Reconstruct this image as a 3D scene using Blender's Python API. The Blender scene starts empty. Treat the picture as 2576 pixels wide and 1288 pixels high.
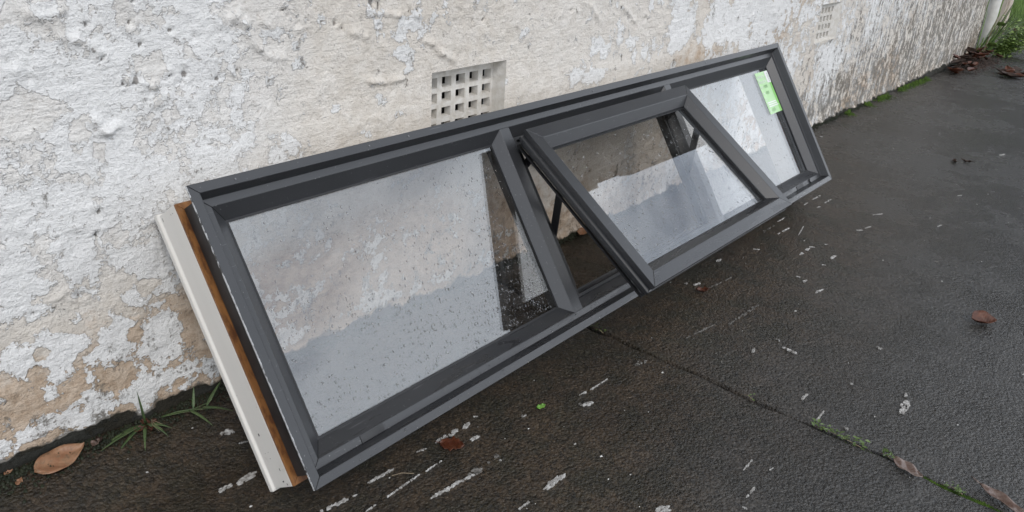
import bpy, bmesh, math, random
import numpy as np
from mathutils import Vector, Matrix
random.seed(7)
SC = bpy.context.scene
COL = SC.collection

# ------------------------------------------------------------------ camera
cam_d = bpy.data.cameras.new('camera')
cam = bpy.data.objects.new('camera', cam_d)
COL.objects.link(cam)
cam_d.sensor_width = 36.0
cam_d.lens = 36.0 * 2040.0 / 2576.0
cam_d.clip_start = 0.02
cam_d.clip_end = 2000
right = Vector((0.64275, -0.76394, 0.05721))
down = Vector((-0.28601, -0.30858, -0.90718))
fwd = Vector((0.71068, 0.56672, -0.41684))
m3 = Matrix((right, -down, -fwd)).transposed()
cam.matrix_world = Matrix.Translation((0.0, -1.08, 0.82)) @ m3.to_4x4()
SC.camera = cam

# ------------------------------------------------------------------ sky, sun, exposure
SUN_EL, SUN_AZ = math.radians(48), math.radians(205)
world = bpy.data.worlds.new('World')
SC.world = world
world.use_nodes = True
wn, wl = world.node_tree.nodes, world.node_tree.links
wn.clear()
w_out = wn.new('ShaderNodeOutputWorld')
w_bg = wn.new('ShaderNodeBackground')
w_sky = wn.new('ShaderNodeTexSky')
w_sky.sky_type = 'NISHITA'
w_sky.sun_disc = False
w_sky.sun_elevation = SUN_EL
w_sky.sun_rotation = SUN_AZ
w_tc = wn.new('ShaderNodeTexCoord')
w_map = wn.new('ShaderNodeMapping')
w_map.inputs['Scale'].default_value = (1.0, 1.0, 2.2)
w_map.inputs['Location'].default_value = (3.1, 0.4, 1.7)
w_noise = wn.new('ShaderNodeTexNoise')
w_noise.inputs['Scale'].default_value = 1.5
w_noise.inputs['Detail'].default_value = 5
w_noise.inputs['Roughness'].default_value = 0.55
w_ramp = wn.new('ShaderNodeValToRGB')
w_ramp.color_ramp.elements[0].position = 0.38
w_ramp.color_ramp.elements[0].color = (0.18, 0.18, 0.18, 1)
w_ramp.color_ramp.elements[1].position = 0.55
w_ramp.color_ramp.elements[1].color = (1, 1, 1, 1)
w_mix = wn.new('ShaderNodeMix')
w_mix.data_type = 'RGBA'
w_mix.inputs['B'].default_value = (14.1, 14.9, 16.1, 1)      # bright even cloud
wl.new(w_tc.outputs['Generated'], w_map.inputs['Vector'])
wl.new(w_map.outputs['Vector'], w_noise.inputs['Vector'])
wl.new(w_noise.outputs['Fac'], w_ramp.inputs['Fac'])
w_sep = wn.new('ShaderNodeSeparateXYZ')
wl.new(w_tc.outputs['Generated'], w_sep.inputs[0])
w_el = wn.new('ShaderNodeMath'); w_el.operation = 'MULTIPLY_ADD'          # cloud banks thicken toward the horizon
wl.new(w_sep.outputs['Z'], w_el.inputs[0]); w_el.inputs[1].default_value = -0.75; w_el.inputs[2].default_value = 0.40
w_add = wn.new('ShaderNodeMath'); w_add.operation = 'ADD'; w_add.use_clamp = True
wl.new(w_ramp.outputs['Color'], w_add.inputs[0]); wl.new(w_el.outputs[0], w_add.inputs[1])
wl.new(w_add.outputs[0], w_mix.inputs['Factor'])
wl.new(w_sky.outputs['Color'], w_mix.inputs['A'])
wl.new(w_mix.outputs['Result'], w_bg.inputs['Color'])
w_bg.inputs['Strength'].default_value = 0.12
wl.new(w_bg.outputs['Background'], w_out.inputs['Surface'])

sun_d = bpy.data.lights.new('sun', 'SUN')
sun_d.energy = 1.05
sun_d.angle = math.radians(18)
sun_d.color = (1.0, 0.94, 0.86)
sun = bpy.data.objects.new('sun', sun_d)
COL.objects.link(sun)
# direction the light comes from: out in front of the wall and a little to the left
sdir = Vector((math.sin(SUN_AZ) * math.cos(SUN_EL), math.cos(SUN_AZ) * math.cos(SUN_EL), math.sin(SUN_EL)))
sun.rotation_euler = sdir.to_track_quat('Z', 'Y').to_euler()
sun.location = (0, -5, 8)

SC.view_settings.view_transform = 'Standard'
SC.view_settings.look = 'None'
SC.view_settings.gamma = 1.0
SC.view_settings.use_curve_mapping = False
SC.view_settings.exposure = 0.12
SC.cycles.max_bounces = 8
SC.cycles.transparent_max_bounces = 16
SC.cycles.caustics_reflective = False
SC.cycles.caustics_refractive = False

# ------------------------------------------------------------------ small helpers
def tag(o, label=None, cat=None, group=None, kind=None):
    if label: o['label'] = label
    if cat: o['category'] = cat
    if group: o['group'] = group
    if kind: o['kind'] = kind
    return o

def obj(name, verts, faces, mat, parent=None, smooth=False, mats=None, fmat=None):
    me = bpy.data.meshes.new(name)
    me.from_pydata([tuple(v) for v in verts], [], faces)
    if mats:
        for m in mats: me.materials.append(m)
        if fmat is not None:
            me.polygons.foreach_set('material_index', fmat)
    else:
        me.materials.append(mat)
    if smooth:
        me.polygons.foreach_set('use_smooth', [True] * len(me.polygons))
    me.update()
    o = bpy.data.objects.new(name, me)
    COL.objects.link(o)
    if parent: o.parent = parent
    return o

def fix_normals(o):
    bm = bmesh.new(); bm.from_mesh(o.data)
    bmesh.ops.recalc_face_normals(bm, faces=bm.faces)
    bm.to_mesh(o.data); bm.free()
    return o

def bevel(o, w=0.0007, seg=1):
    m = o.modifiers.new('bevel', 'BEVEL'); m.width = w; m.segments = seg; m.limit_method = 'ANGLE'
    m.angle_limit = math.radians(25)
    return o

def empty(name, loc, rot=(0, 0, 0)):
    o = bpy.data.objects.new(name, None); COL.objects.link(o)
    o.location = loc; o.rotation_euler = rot; o.empty_display_size = 0.05
    return o

def boxvf(x0, x1, y0, y1, z0, z1, off=0):
    v = [(x0, y0, z0), (x1, y0, z0), (x1, y1, z0), (x0, y1, z0), (x0, y0, z1), (x1, y0, z1), (x1, y1, z1), (x0, y1, z1)]
    f = [(0, 3, 2, 1), (4, 5, 6, 7), (0, 1, 5, 4), (1, 2, 6, 5), (2, 3, 7, 6), (3, 0, 4, 7)]
    return v, [tuple(i + off for i in q) for q in f]

def box(name, x0, x1, y0, y1, z0, z1, mat, parent=None):
    v, f = boxvf(x0, x1, y0, y1, z0, z1)
    return obj(name, v, f, mat, parent)

# value noise in numpy
def _h(ix, iy, seed):
    n = (ix * 374761393 + iy * 668265263 + seed * 974634777) & 0xffffffff
    n = ((n ^ (n >> 13)) * 1274126177) & 0xffffffff
    n = n ^ (n >> 16)
    return (n & 0xffff) / 65535.0

def vnoise(x, y, seed=0):
    x = np.asarray(x, float); y = np.asarray(y, float)
    ix = np.floor(x).astype(np.int64); iy = np.floor(y).astype(np.int64)
    fx = x - ix; fy = y - iy
    fx = fx * fx * fx * (fx * (fx * 6 - 15) + 10); fy = fy * fy * fy * (fy * (fy * 6 - 15) + 10)
    a = _h(ix, iy, seed); b = _h(ix + 1, iy, seed); c = _h(ix, iy + 1, seed); d = _h(ix + 1, iy + 1, seed)
    return (a + (b - a) * fx + (c - a) * fy + (a - b - c + d) * fx * fy) * 2 - 1

def fbm(x, y, oct=4, seed=0, gain=0.5):
    s = 0; a = 1.0; t = 0
    for i in range(oct):
        s = s + a * vnoise(x * 2 ** i, y * 2 ** i, seed + i * 17); t += a; a *= gain
    return s / t

def sstep(a, b, x):
    t = np.clip((x - a) / (b - a), 0, 1)
    return t * t * (3 - 2 * t)

def add_attr(o, name, vals):
    a = o.data.attributes.new(name, 'FLOAT', 'POINT')
    a.data.foreach_set('value', np.asarray(vals, dtype=np.float32))

# ------------------------------------------------------------------ node helper
class NT:
    def __init__(s, name):
        s.mat = bpy.data.materials.new(name); s.mat.use_nodes = True
        s.t = s.mat.node_tree; s.n = s.t.nodes; s.l = s.t.links
        s.n.clear(); s.out = s.n.new('ShaderNodeOutputMaterial')
        s.tc = s.n.new('ShaderNodeTexCoord')
    def put(s, sock, v):
        if isinstance(v, bpy.types.NodeSocket): s.l.new(v, sock)
        elif v is not None:
            if sock.type == 'RGBA' and not isinstance(v, (int, float)): v = (*v[:3], 1)
            sock.default_value = v
    def pos(s, scale=None):
        if scale is None: return s.tc.outputs['Object']
        m = s.n.new('ShaderNodeMapping'); s.l.new(s.tc.outputs['Object'], m.inputs['Vector'])
        m.inputs['Scale'].default_value = scale
        return m.outputs['Vector']
    def noise(s, scale, detail=4, rough=0.5, vec=None, dist=0.0):
        n = s.n.new('ShaderNodeTexNoise'); n.inputs['Scale'].default_value = scale
        n.inputs['Detail'].default_value = detail; n.inputs['Roughness'].default_value = rough
        n.inputs['Distortion'].default_value = dist
        s.l.new(vec or s.tc.outputs['Object'], n.inputs['Vector'])
        return n.outputs['Fac']
    def voro(s, scale, feature='F1', vec=None, out='Distance', rand=1.0):
        n = s.n.new('ShaderNodeTexVoronoi'); n.feature = feature; n.inputs['Scale'].default_value = scale
        n.inputs['Randomness'].default_value = rand
        s.l.new(vec or s.tc.outputs['Object'], n.inputs['Vector'])
        return n.outputs[out]
    def m(s, op, a, b=None, clamp=False):
        n = s.n.new('ShaderNodeMath'); n.operation = op; n.use_clamp = clamp
        s.put(n.inputs[0], a)
        if b is not None: s.put(n.inputs[1], b)
        return n.outputs[0]
    def ss(s, x, a, b):
        n = s.n.new('ShaderNodeMapRange'); n.interpolation_type = 'SMOOTHSTEP'
        s.put(n.inputs['Value'], x); n.inputs['From Min'].default_value = a; n.inputs['From Max'].default_value = b
        return n.outputs['Result']
    def mix(s, f, a, b, blend='MIX'):
        n = s.n.new('ShaderNodeMix'); n.data_type = 'RGBA'; n.blend_type = blend
        s.put(n.inputs['Factor'], f); s.put(n.inputs['A'], a); s.put(n.inputs['B'], b)
        return n.outputs['Result']
    def attr(s, name):
        n = s.n.new('ShaderNodeAttribute'); n.attribute_name = name
        return n.outputs['Fac']
    def sep(s, vec=None):
        n = s.n.new('ShaderNodeSeparateXYZ'); s.l.new(vec or s.tc.outputs['Object'], n.inputs[0])
        return n.outputs
    def bump(s, h, strength=1.0, dist=1.0, normal=None):
        n = s.n.new('ShaderNodeBump'); n.inputs['Strength'].default_value = strength
        n.inputs['Distance'].default_value = dist; s.put(n.inputs['Height'], h)
        if normal: s.l.new(normal, n.inputs['Normal'])
        return n.outputs['Normal']
    def rnd(s):
        n = s.n.new('ShaderNodeObjectInfo'); return n.outputs['Random']
    def principled(s, col, rough=0.6, metal=0.0, spec=0.5, normal=None, coat=None, trans=None, sub=None):
        p = s.n.new('ShaderNodeBsdfPrincipled')
        s.put(p.inputs['Base Color'], col); s.put(p.inputs['Roughness'], rough); s.put(p.inputs['Metallic'], metal)
        s.put(p.inputs['Specular IOR Level'], spec)
        if coat is not None: s.put(p.inputs['Coat Weight'], coat)
        if normal: s.l.new(normal, p.inputs['Normal'])
        s.l.new(p.outputs[0], s.out.inputs['Surface'])
        return s.mat

# ------------------------------------------------------------------ materials
def mat_wall():
    s = NT('peeling render')
    n1 = s.noise(9, 6, 0.64); n2 = s.noise(36, 5, 0.72); n3 = s.noise(3.2, 3, 0.5)
    fine = s.noise(170, 4, 0.75); mid = s.noise(60, 4, 0.68); brush = s.noise(1, 3, 0.6, s.pos((24, 24, 170)))
    streak = s.noise(1, 4, 0.65, s.pos((38, 38, 9)))
    cov = s.attr('cov'); tone = s.attr('tone'); drt_shade = s.attr('drt_shade'); pale = s.attr('pale'); pit = s.attr('pit')
    f = s.m('ADD', s.m('MULTIPLY', cov, 0.42), s.m('MULTIPLY', s.m('SUBTRACT', n1, 0.5), 2.3))
    f = s.m('ADD', f, s.m('MULTIPLY', s.m('SUBTRACT', n2, 0.5), 1.9))
    mask = s.ss(f, -0.03, 0.07)
    # the older coat and the bare render under the white coat
    b = s.m('ADD', s.m('SUBTRACT', tone, s.m('MULTIPLY', pale, 0.55)), s.m('MULTIPLY', s.m('SUBTRACT', n3, 0.5), 1.1))
    b = s.m('ADD', b, s.m('MULTIPLY', s.m('SUBTRACT', n2, 0.5), 1.3))
    cream = s.mix(s.ss(n2, 0.35, 0.7), (0.635, 0.585, 0.52), (0.735, 0.695, 0.64))
    cream = s.mix(pale, cream, s.mix(s.ss(mid, 0.35, 0.65), (0.675, 0.65, 0.615), (0.755, 0.735, 0.705)))
    beige = s.mix(s.ss(mid, 0.3, 0.7), (0.40, 0.30, 0.215), (0.57, 0.465, 0.365))
    base = s.mix(s.ss(b, 0.32, 0.75), cream, beige)
    ochre = s.m('MULTIPLY', s.ss(n1, 0.54, 0.66), s.ss(tone, 0.3, 0.9))
    base = s.mix(s.m('MULTIPLY', ochre, 0.55), base, (0.30, 0.225, 0.12))
    # grime sits in the hollows of the bare render
    base = s.mix(s.m('MULTIPLY', s.ss(s.m('ADD', fine, s.m('MULTIPLY', mid, 0.6)), 0.72, 0.55), 0.35), base, (0.26, 0.21, 0.165))
    white = s.mix(s.ss(fine, 0.3, 0.7), (0.70, 0.695, 0.68), (0.80, 0.795, 0.785))
    white = s.mix(s.m('MULTIPLY', s.ss(n3, 0.45, 0.7), 0.3), white, (0.64, 0.63, 0.61))
    col = s.mix(mask, base, white)
    # dirt gathers along the lifted edge of the coat
    edge = s.m('MULTIPLY', s.ss(f, -0.16, -0.02), s.m('SUBTRACT', 1.0, s.ss(f, -0.02, 0.03)))
    col = s.mix(s.m('MULTIPLY', edge, s.m('MULTIPLY', s.ss(mid, 0.4, 0.62), s.m('SUBTRACT', 0.5, s.m('MULTIPLY', pale, 0.38)))), col, (0.24, 0.2, 0.165))
    # lichen specks, mould, and the far wall end's shade put in as colour
    sp = s.m('ADD', s.m('MULTIPLY', drt_shade, 0.75), s.m('SUBTRACT', fine, 0.5))
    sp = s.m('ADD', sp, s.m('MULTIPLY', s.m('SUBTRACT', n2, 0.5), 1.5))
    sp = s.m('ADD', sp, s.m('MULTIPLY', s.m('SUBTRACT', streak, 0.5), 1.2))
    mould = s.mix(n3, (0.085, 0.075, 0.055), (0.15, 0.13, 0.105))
    col = s.mix(s.m('MULTIPLY', s.ss(sp, 0.22, 0.5), s.m('ADD', 0.82, s.m('MULTIPLY', s.ss(drt_shade, 0.75, 1.1), 0.16))), col, s.mix(s.ss(drt_shade, 0.75, 1.1), mould, (0.013, 0.013, 0.009)))
    col = s.mix(s.m('MULTIPLY', s.ss(s.m('ADD', pit, s.m('MULTIPLY', s.m('SUBTRACT', fine, 0.5), 0.8)), 0.45, 0.8), 0.8), col, (0.15, 0.135, 0.12))
    h = s.m('MULTIPLY', mask, 0.0022)
    h = s.m('ADD', h, s.m('MULTIPLY', mid, 0.0030))
    h = s.m('ADD', h, s.m('MULTIPLY', fine, 0.0042))
    h = s.m('ADD', h, s.m('MULTIPLY', brush, 0.0020))
    return s.principled(col, 0.85, spec=0.25, normal=s.bump(h, 0.9))

def mat_asphalt():
    s = NT('wet asphalt')
    v = s.voro(215, 'F1', out='Color'); vd = s.voro(215, 'F1'); g = s.noise(135, 4, 0.72); g2 = s.noise(60, 3, 0.6); big = s.noise(2.4, 4, 0.6); med = s.noise(13, 4, 0.65)
    brn = s.attr('brown')
    stone = s.mix(v, (0.0035, 0.0032, 0.0028), (0.050, 0.046, 0.041))
    tint = s.mix(v, (0.009, 0.0056, 0.0027), (0.074, 0.048, 0.0245))
    olive = s.mix(v, (0.008, 0.0068, 0.0028), (0.046, 0.0375, 0.017))
    tint = s.mix(s.ss(med, 0.42, 0.66), tint, olive)
    f = s.m('MULTIPLY', s.ss(s.m('ADD', brn, s.m('MULTIPLY', s.m('SUBTRACT', big, 0.5), 1.1)), 0.0, 0.8), 0.82)
    col = s.mix(f, stone, tint)
    damp = s.ss(s.m('ADD', big, s.m('MULTIPLY', s.m('SUBTRACT', med, 0.5), 0.7)), 0.40, 0.62)
    col = s.mix(s.m('MULTIPLY', damp, 0.35), col, (0.007, 0.0062, 0.0052))
    pale = s.m('MULTIPLY', s.ss(s.noise(300, 2, 0.5), 0.64, 0.74), 0.45)
    col = s.mix(pale, col, (0.10, 0.085, 0.068))
    col = s.mix(s.m('MULTIPLY', s.ss(s.attr('joint'), 0.2, 0.9), 0.8), col, (0.006, 0.006, 0.005))
    rough = s.m('SUBTRACT', 0.29, s.m('MULTIPLY', damp, 0.12))
    rough = s.m('ADD', rough, s.m('MULTIPLY', f, 0.12))
    sv = s.n.new('ShaderNodeSeparateColor'); s.l.new(v, sv.inputs[0])
    h = s.m('MULTIPLY', g, 0.0050); h = s.m('ADD', h, s.m('MULTIPLY', g2, 0.0030))
    h = s.m('ADD', h, s.m('MULTIPLY', s.m('SUBTRACT', sv.outputs[0], vd), 0.0016))
    return s.principled(col, rough, spec=s.m('SUBTRACT', 0.62, s.m('MULTIPLY', f, 0.25)), normal=s.bump(h, 1.0))

def mat_alu(name='charcoal powder coat', chips=None, wetness=0.0):
    s = NT(name)
    n = s.noise(7, 5, 0.6); f = s.noise(90, 4, 0.6)
    wet = s.m('MULTIPLY', s.ss(s.noise(1, 4, 0.6, s.pos((7, 40, 55)), 0.6), 0.52, 0.555), wetness)
    scr = s.ss(s.noise(1, 2, 0.5, s.pos((14, 260, 420))), 0.70, 0.74)
    col = s.mix(n, (0.017, 0.018, 0.0200), (0.031, 0.032, 0.035))
    col = s.mix(s.m('MULTIPLY', wet, 0.35), col, (0.015, 0.015, 0.016))
    col = s.mix(s.m('MULTIPLY', scr, 0.5), col, (0.12, 0.12, 0.125))
    dust = s.ss(s.noise(260, 2, 0.5), 0.69, 0.76)
    col = s.mix(s.m('MULTIPLY', dust, 0.55), col, (0.2, 0.2, 0.2))
    if chips:
        x = s.sep()[0]
        e = s.m('ADD', s.m('MULTIPLY', x, -420), s.m('MULTIPLY', s.m('ADD', s.noise(45, 6, 0.75), s.m('MULTIPLY', s.noise(4, 2, 0.5), 0.55)), 1.55))
        col = s.mix(s.ss(e, 1.02, 1.12), col, (0.55, 0.56, 0.57))
    r = s.m('ADD', 0.27, s.m('MULTIPLY', n, 0.14)); r = s.m('SUBTRACT', r, s.m('MULTIPLY', wet, 0.12))
    return s.principled(col, r, spec=0.6, normal=s.bump(s.m('MULTIPLY', f, 0.0002), 0.5))

def mat_plain(name, c1, c2, rough=0.6, scale=30, spec=0.4, bump=0.0, metal=0.0):
    s = NT(name); n = s.noise(scale, 5, 0.6)
    col = s.mix(s.ss(n, 0.3, 0.7), c1, c2)
    nm = s.bump(s.m('MULTIPLY', n, bump), 1.0) if bump else None
    return s.principled(col, rough, metal, spec, nm)

def mat_glass():
    s = NT('window glass')
    geo = s.n.new('ShaderNodeNewGeometry')
    fr = s.n.new('ShaderNodeFresnel')
    ior = 1.92
    inv = s.m('ADD', ior, s.m('MULTIPLY', geo.outputs['Backfacing'], 1 / ior - ior))
    s.l.new(inv, fr.inputs['IOR'])
    tr = s.n.new('ShaderNodeBsdfTransparent'); tr.inputs['Color'].default_value = (0.90, 0.885, 0.865, 1)
    gl = s.n.new('ShaderNodeBsdfGlossy'); gl.inputs['Roughness'].default_value = 0.012
    gl.inputs['Color'].default_value = (0.93, 0.965, 1.0, 1)
    # dried water film on the outside scatters a little
    df = s.n.new('ShaderNodeBsdfDiffuse'); df.inputs['Color'].default_value = (0.55, 0.56, 0.57, 1)
    film = s.m('MULTIPLY', s.ss(s.noise(14, 6, 0.65), 0.35, 0.8), 0.035)
    mx = s.n.new('ShaderNodeMixShader'); s.l.new(fr.outputs[0], mx.inputs[0])
    s.l.new(tr.outputs[0], mx.inputs[1]); s.l.new(gl.outputs[0], mx.inputs[2])
    m2 = s.n.new('ShaderNodeMixShader'); s.l.new(film, m2.inputs[0])
    s.l.new(mx.outputs[0], m2.inputs[1]); s.l.new(df.outputs[0], m2.inputs[2])
    s.l.new(m2.outputs[0], s.out.inputs['Surface'])
    return s.mat

def mat_water():
    s = NT('rain water')
    g = s.n.new('ShaderNodeBsdfGlass'); g.inputs['IOR'].default_value = 1.33; g.inputs['Roughness'].default_value = 0.0
    t = s.n.new('ShaderNodeBsdfTransparent'); mx = s.n.new('ShaderNodeMixShader'); mx.inputs[0].default_value = 0.5
    s.l.new(t.outputs[0], mx.inputs[1]); s.l.new(g.outputs[0], mx.inputs[2]); s.l.new(mx.outputs[0], s.out.inputs['Surface'])
    return s.mat

def mat_timber():
    s = NT('raw stained pine')
    g = s.noise(1, 6, 0.6, s.pos((90, 90, 4)), 0.4); k = s.noise(1, 5, 0.7, s.pos((60, 60, 22)))
    col = s.mix(s.ss(g, 0.3, 0.7), (0.165, 0.066, 0.018), (0.28, 0.125, 0.037))
    col = s.mix(s.m('MULTIPLY', s.ss(k, 0.44, 0.62), 0.85), col, (0.07, 0.022, 0.007))
    return s.principled(col, 0.5, spec=0.4)

def mat_primer():
    s = NT('primed white timber')
    g = s.noise(1, 5, 0.6, s.pos((60, 60, 3))); k = s.noise(120, 4, 0.6); d = s.noise(10, 6, 0.7)
    col = s.mix(g, (0.66, 0.635, 0.59), (0.74, 0.72, 0.68))
    col = s.mix(s.m('MULTIPLY', s.ss(d, 0.62, 0.72), 0.3), col, (0.33, 0.3, 0.26))
    col = s.mix(s.m('MULTIPLY', s.ss(k, 0.70, 0.75), 0.6), col, (0.12, 0.1, 0.09))
    return s.principled(col, 0.6, spec=0.35)

def mat_leaf(name, c1, c2, c3, rough=0.45, spec=0.4):
    s = NT(name); n = s.noise(55, 5, 0.6); n2 = s.noise(160, 4, 0.6)
    col = s.mix(s.ss(n, 0.35, 0.65), c1, c2); col = s.mix(s.m('MULTIPLY', s.ss(n2, 0.5, 0.7), 0.5), col, c3)
    x = s.sep(); vein = s.m('SINE', s.m('MULTIPLY', s.m('ADD', x[0], s.m('MULTIPLY', s.m('ABSOLUTE', x[1]), -0.9)), 900))
    return s.principled(col, rough, spec=spec, normal=s.bump(s.m('MULTIPLY', vein, 0.00016), 0.6))

M = dict(
    alu_wet=mat_alu('rain wet charcoal powder coat', None, 1.0),
    wall=mat_wall(), asphalt=mat_asphalt(), alu=mat_alu(), alu_chip=mat_alu('chipped charcoal powder coat', True),
    rubber=mat_plain('black rubber', (0.008, 0.008, 0.009), (0.014, 0.014, 0.015), 0.5),
    body=mat_plain('dark frame body', (0.016, 0.016, 0.017), (0.03, 0.03, 0.031), 0.45),
    glass=mat_glass(), water=mat_water(), timber=mat_timber(), primer=mat_primer(),
    vent=mat_plain('painted vent', (0.50, 0.47, 0.42), (0.62, 0.60, 0.565), 0.8, 60, 0.25, 0.0025),
    dark=mat_plain('cavity', (0.010, 0.009, 0.008), (0.02, 0.018, 0.016), 0.9),
    soffit=mat_plain('weathered soffit', (0.055, 0.05, 0.045), (0.085, 0.078, 0.07), 0.8, 8),
    gutter=mat_plain('gutter', (0.05, 0.05, 0.05), (0.08, 0.08, 0.08), 0.5, 8),
    splash=mat_plain('dried white paint', (0.17, 0.16, 0.148), (0.46, 0.455, 0.44), 0.7, 140, 0.3, 0.0012),
    splash_f=mat_plain('worn white paint', (0.035, 0.032, 0.028), (0.20, 0.19, 0.175), 0.7, 190, 0.3, 0.0012),
    leaf_tan=mat_leaf('dry tan leaf', (0.22, 0.105, 0.055), (0.27, 0.15, 0.085), (0.10, 0.085, 0.055)),
    leaf_brown=mat_leaf('brown leaf', (0.065, 0.024, 0.014), (0.11, 0.043, 0.025), (0.035, 0.016, 0.010), 0.5, 0.3),
    leaf_wet=mat_leaf('wet rust leaf', (0.055, 0.015, 0.007), (0.09, 0.028, 0.012), (0.03, 0.012, 0.007), 0.4, 0.4),
    leaf_grey=mat_leaf('grey brown leaf', (0.10, 0.06, 0.045), (0.19, 0.145, 0.125), (0.06, 0.03, 0.02), 0.3, 0.5),
    leaf_dark=mat_leaf('rotten leaf', (0.02, 0.013, 0.010), (0.045, 0.026, 0.018), (0.012, 0.009, 0.008), 0.6, 0.25),
    green=mat_leaf('fresh green leaf', (0.10, 0.24, 0.03), (0.15, 0.32, 0.045), (0.07, 0.16, 0.02)),
    blade=mat_leaf('grass blade', (0.05, 0.082, 0.032), (0.08, 0.118, 0.045), (0.04, 0.06, 0.02)),
    weed=mat_leaf('weed leaf', (0.10, 0.18, 0.04), (0.18, 0.27, 0.07), (0.05, 0.11, 0.025)),
    hedge=mat_leaf('hedge leaf', (0.02, 0.04, 0.012), (0.04, 0.07, 0.02), (0.014, 0.028, 0.008)),
    feather=mat_leaf('feathery weed leaf', (0.13, 0.21, 0.05), (0.24, 0.33, 0.09), (0.08, 0.13, 0.03)),
    joint=mat_leaf('small weed leaf', (0.06, 0.10, 0.025), (0.105, 0.155, 0.045), (0.035, 0.06, 0.015)),
    moss=mat_leaf('moss', (0.03, 0.06, 0.008), (0.065, 0.115, 0.015), (0.018, 0.032, 0.006), 0.8, 0.2),
    moss_dark=mat_leaf('dark slime', (0.010, 0.014, 0.007), (0.02, 0.024, 0.012), (0.006, 0.007, 0.005), 0.6, 0.3),
    stem=mat_plain('stem', (0.12, 0.09, 0.06), (0.2, 0.16, 0.1), 0.7),
    pvc=mat_plain('white pvc', (0.52, 0.51, 0.47), (0.64, 0.63, 0.60), 0.4, 12),
    post=mat_plain('pale post', (0.42, 0.36, 0.30), (0.55, 0.49, 0.42), 0.8, 25, 0.3, 0.002),
    sticker=mat_plain('green sticker', (0.40, 0.63, 0.33), (0.46, 0.68, 0.39), 0.45, 40),
    sticker2=mat_plain('bright green sticker edge', (0.22, 0.50, 0.14), (0.26, 0.55, 0.16), 0.45, 40),
    paper=mat_plain('white paper', (0.68, 0.68, 0.68), (0.76, 0.76, 0.76), 0.6, 40),
    ink=mat_plain('ink', (0.22, 0.38, 0.19), (0.27, 0.43, 0.23), 0.6),
    pencil=mat_plain('pencil', (0.02, 0.02, 0.02), (0.04, 0.04, 0.04), 0.6),
    screw=mat_plain('weathered bolt', (0.12, 0.12, 0.13), (0.2, 0.2, 0.2), 0.4, 40, 0.5, 0, 0.6),
    chip=mat_plain('paint chip', (0.3, 0.29, 0.27), (0.6, 0.6, 0.58), 0.7, 100),
    lawn=mat_plain('lawn soil', (0.03, 0.05, 0.012), (0.06, 0.09, 0.02), 0.9, 20),
)

# ------------------------------------------------------------------ ground
JX = 1.247                                   # the joint across the driveway
def joint_x(y):
    return JX + 0.004 * vnoise(np.asarray(y) * 9, 3.3, 5) + 0.0022 * vnoise(np.asarray(y) * 45, 1.3, 6) - 0.008 * sstep(-0.75, -1.1, y)

def gz(x, y):
    x = np.asarray(x, float); y = np.asarray(y, float)
    h = np.interp(x, [-1, 0.3, 0.45, 0.7, 1.3, 3.2, 4.3, 5.6, 7, 9], [0.046, 0.044, 0.034, 0.027, 0.018, 0.014, 0.008, -0.02, -0.02, -0.02])
    z = h * sstep(-0.17, -0.005, y) * np.where(y > 0.3, 0, 1)
    near = sstep(12, 6, np.hypot(x, y))
    z = z + near * (0.0022 * fbm(x * 6, y * 6, 3, 11) + 0.0005 * fbm(x * 60, y * 60, 2, 12))
    return z

def grow(start, step, end, k=1.25):
    out = []; s = step; v = start; sg = 1 if end > start else -1
    while (v - end) * sg < 0:
        s *= k; v += sg * s; out.append(v)
    return out
gx = list(np.arange(0.2, 2.6, 0.0065))
gx = [v for v in gx if abs(v - JX) > 0.034] + list(np.arange(JX - 0.033, JX + 0.0331, 0.0022))
gx = sorted(gx) + list(np.arange(2.615, 6.6, 0.02))
gx = sorted(grow(0.2, 0.01, -150)) + gx + grow(gx[-1], 0.02, 200)
gy = list(np.arange(-1.25, 0.06, 0.0065))
gy = sorted(grow(-1.25, 0.01, -150)) + gy + grow(gy[-1], 0.02, 150)
GX, GY = np.meshgrid(np.array(gx), np.array(gy))
GZ = gz(GX, GY)
jd = np.abs(GX - joint_x(GY))
jw = 0.0042 + 0.0022 * vnoise(GY * 25, 7.7, 8) - 0.0012 * sstep(-0.62, -0.8, GY)
jm = np.where((GY > -2.5) & (GY < 0.0), 1 - sstep(jw * 0.6, jw * 1.5, jd), 0)
GZ = GZ - 0.013 * jm
# the two pours meet at slightly different heights
GZ = GZ + np.where((GX > JX) & (GY > -3), -0.0015 * sstep(1.0, 0.0, GX - JX), 0)
ny, nx = GX.shape
idx = np.arange(nx * ny).reshape(ny, nx)
gf = np.stack([idx[:-1, :-1], idx[:-1, 1:], idx[1:, 1:], idx[1:, :-1]], -1).reshape(-1, 4)
driveway = obj('driveway', np.stack([GX, GY, GZ], -1).reshape(-1, 3).tolist(), gf.tolist(), M['asphalt'], smooth=True)
tag(driveway, 'dark wet asphalt driveway with white paint marks along the peeling wall', 'driveway', kind='structure')
add_attr(driveway, 'joint', jm.reshape(-1))
brown = np.clip(sstep(-0.95, -0.25, GY) * sstep(3.6, 1.6, GX) * 0.95 + sstep(-0.35, 0, GY) * 0.35 + sstep(1.1, 0.7, GX) * 0.5, 0, 1)
add_attr(driveway, 'brown', brown.reshape(-1))

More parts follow.
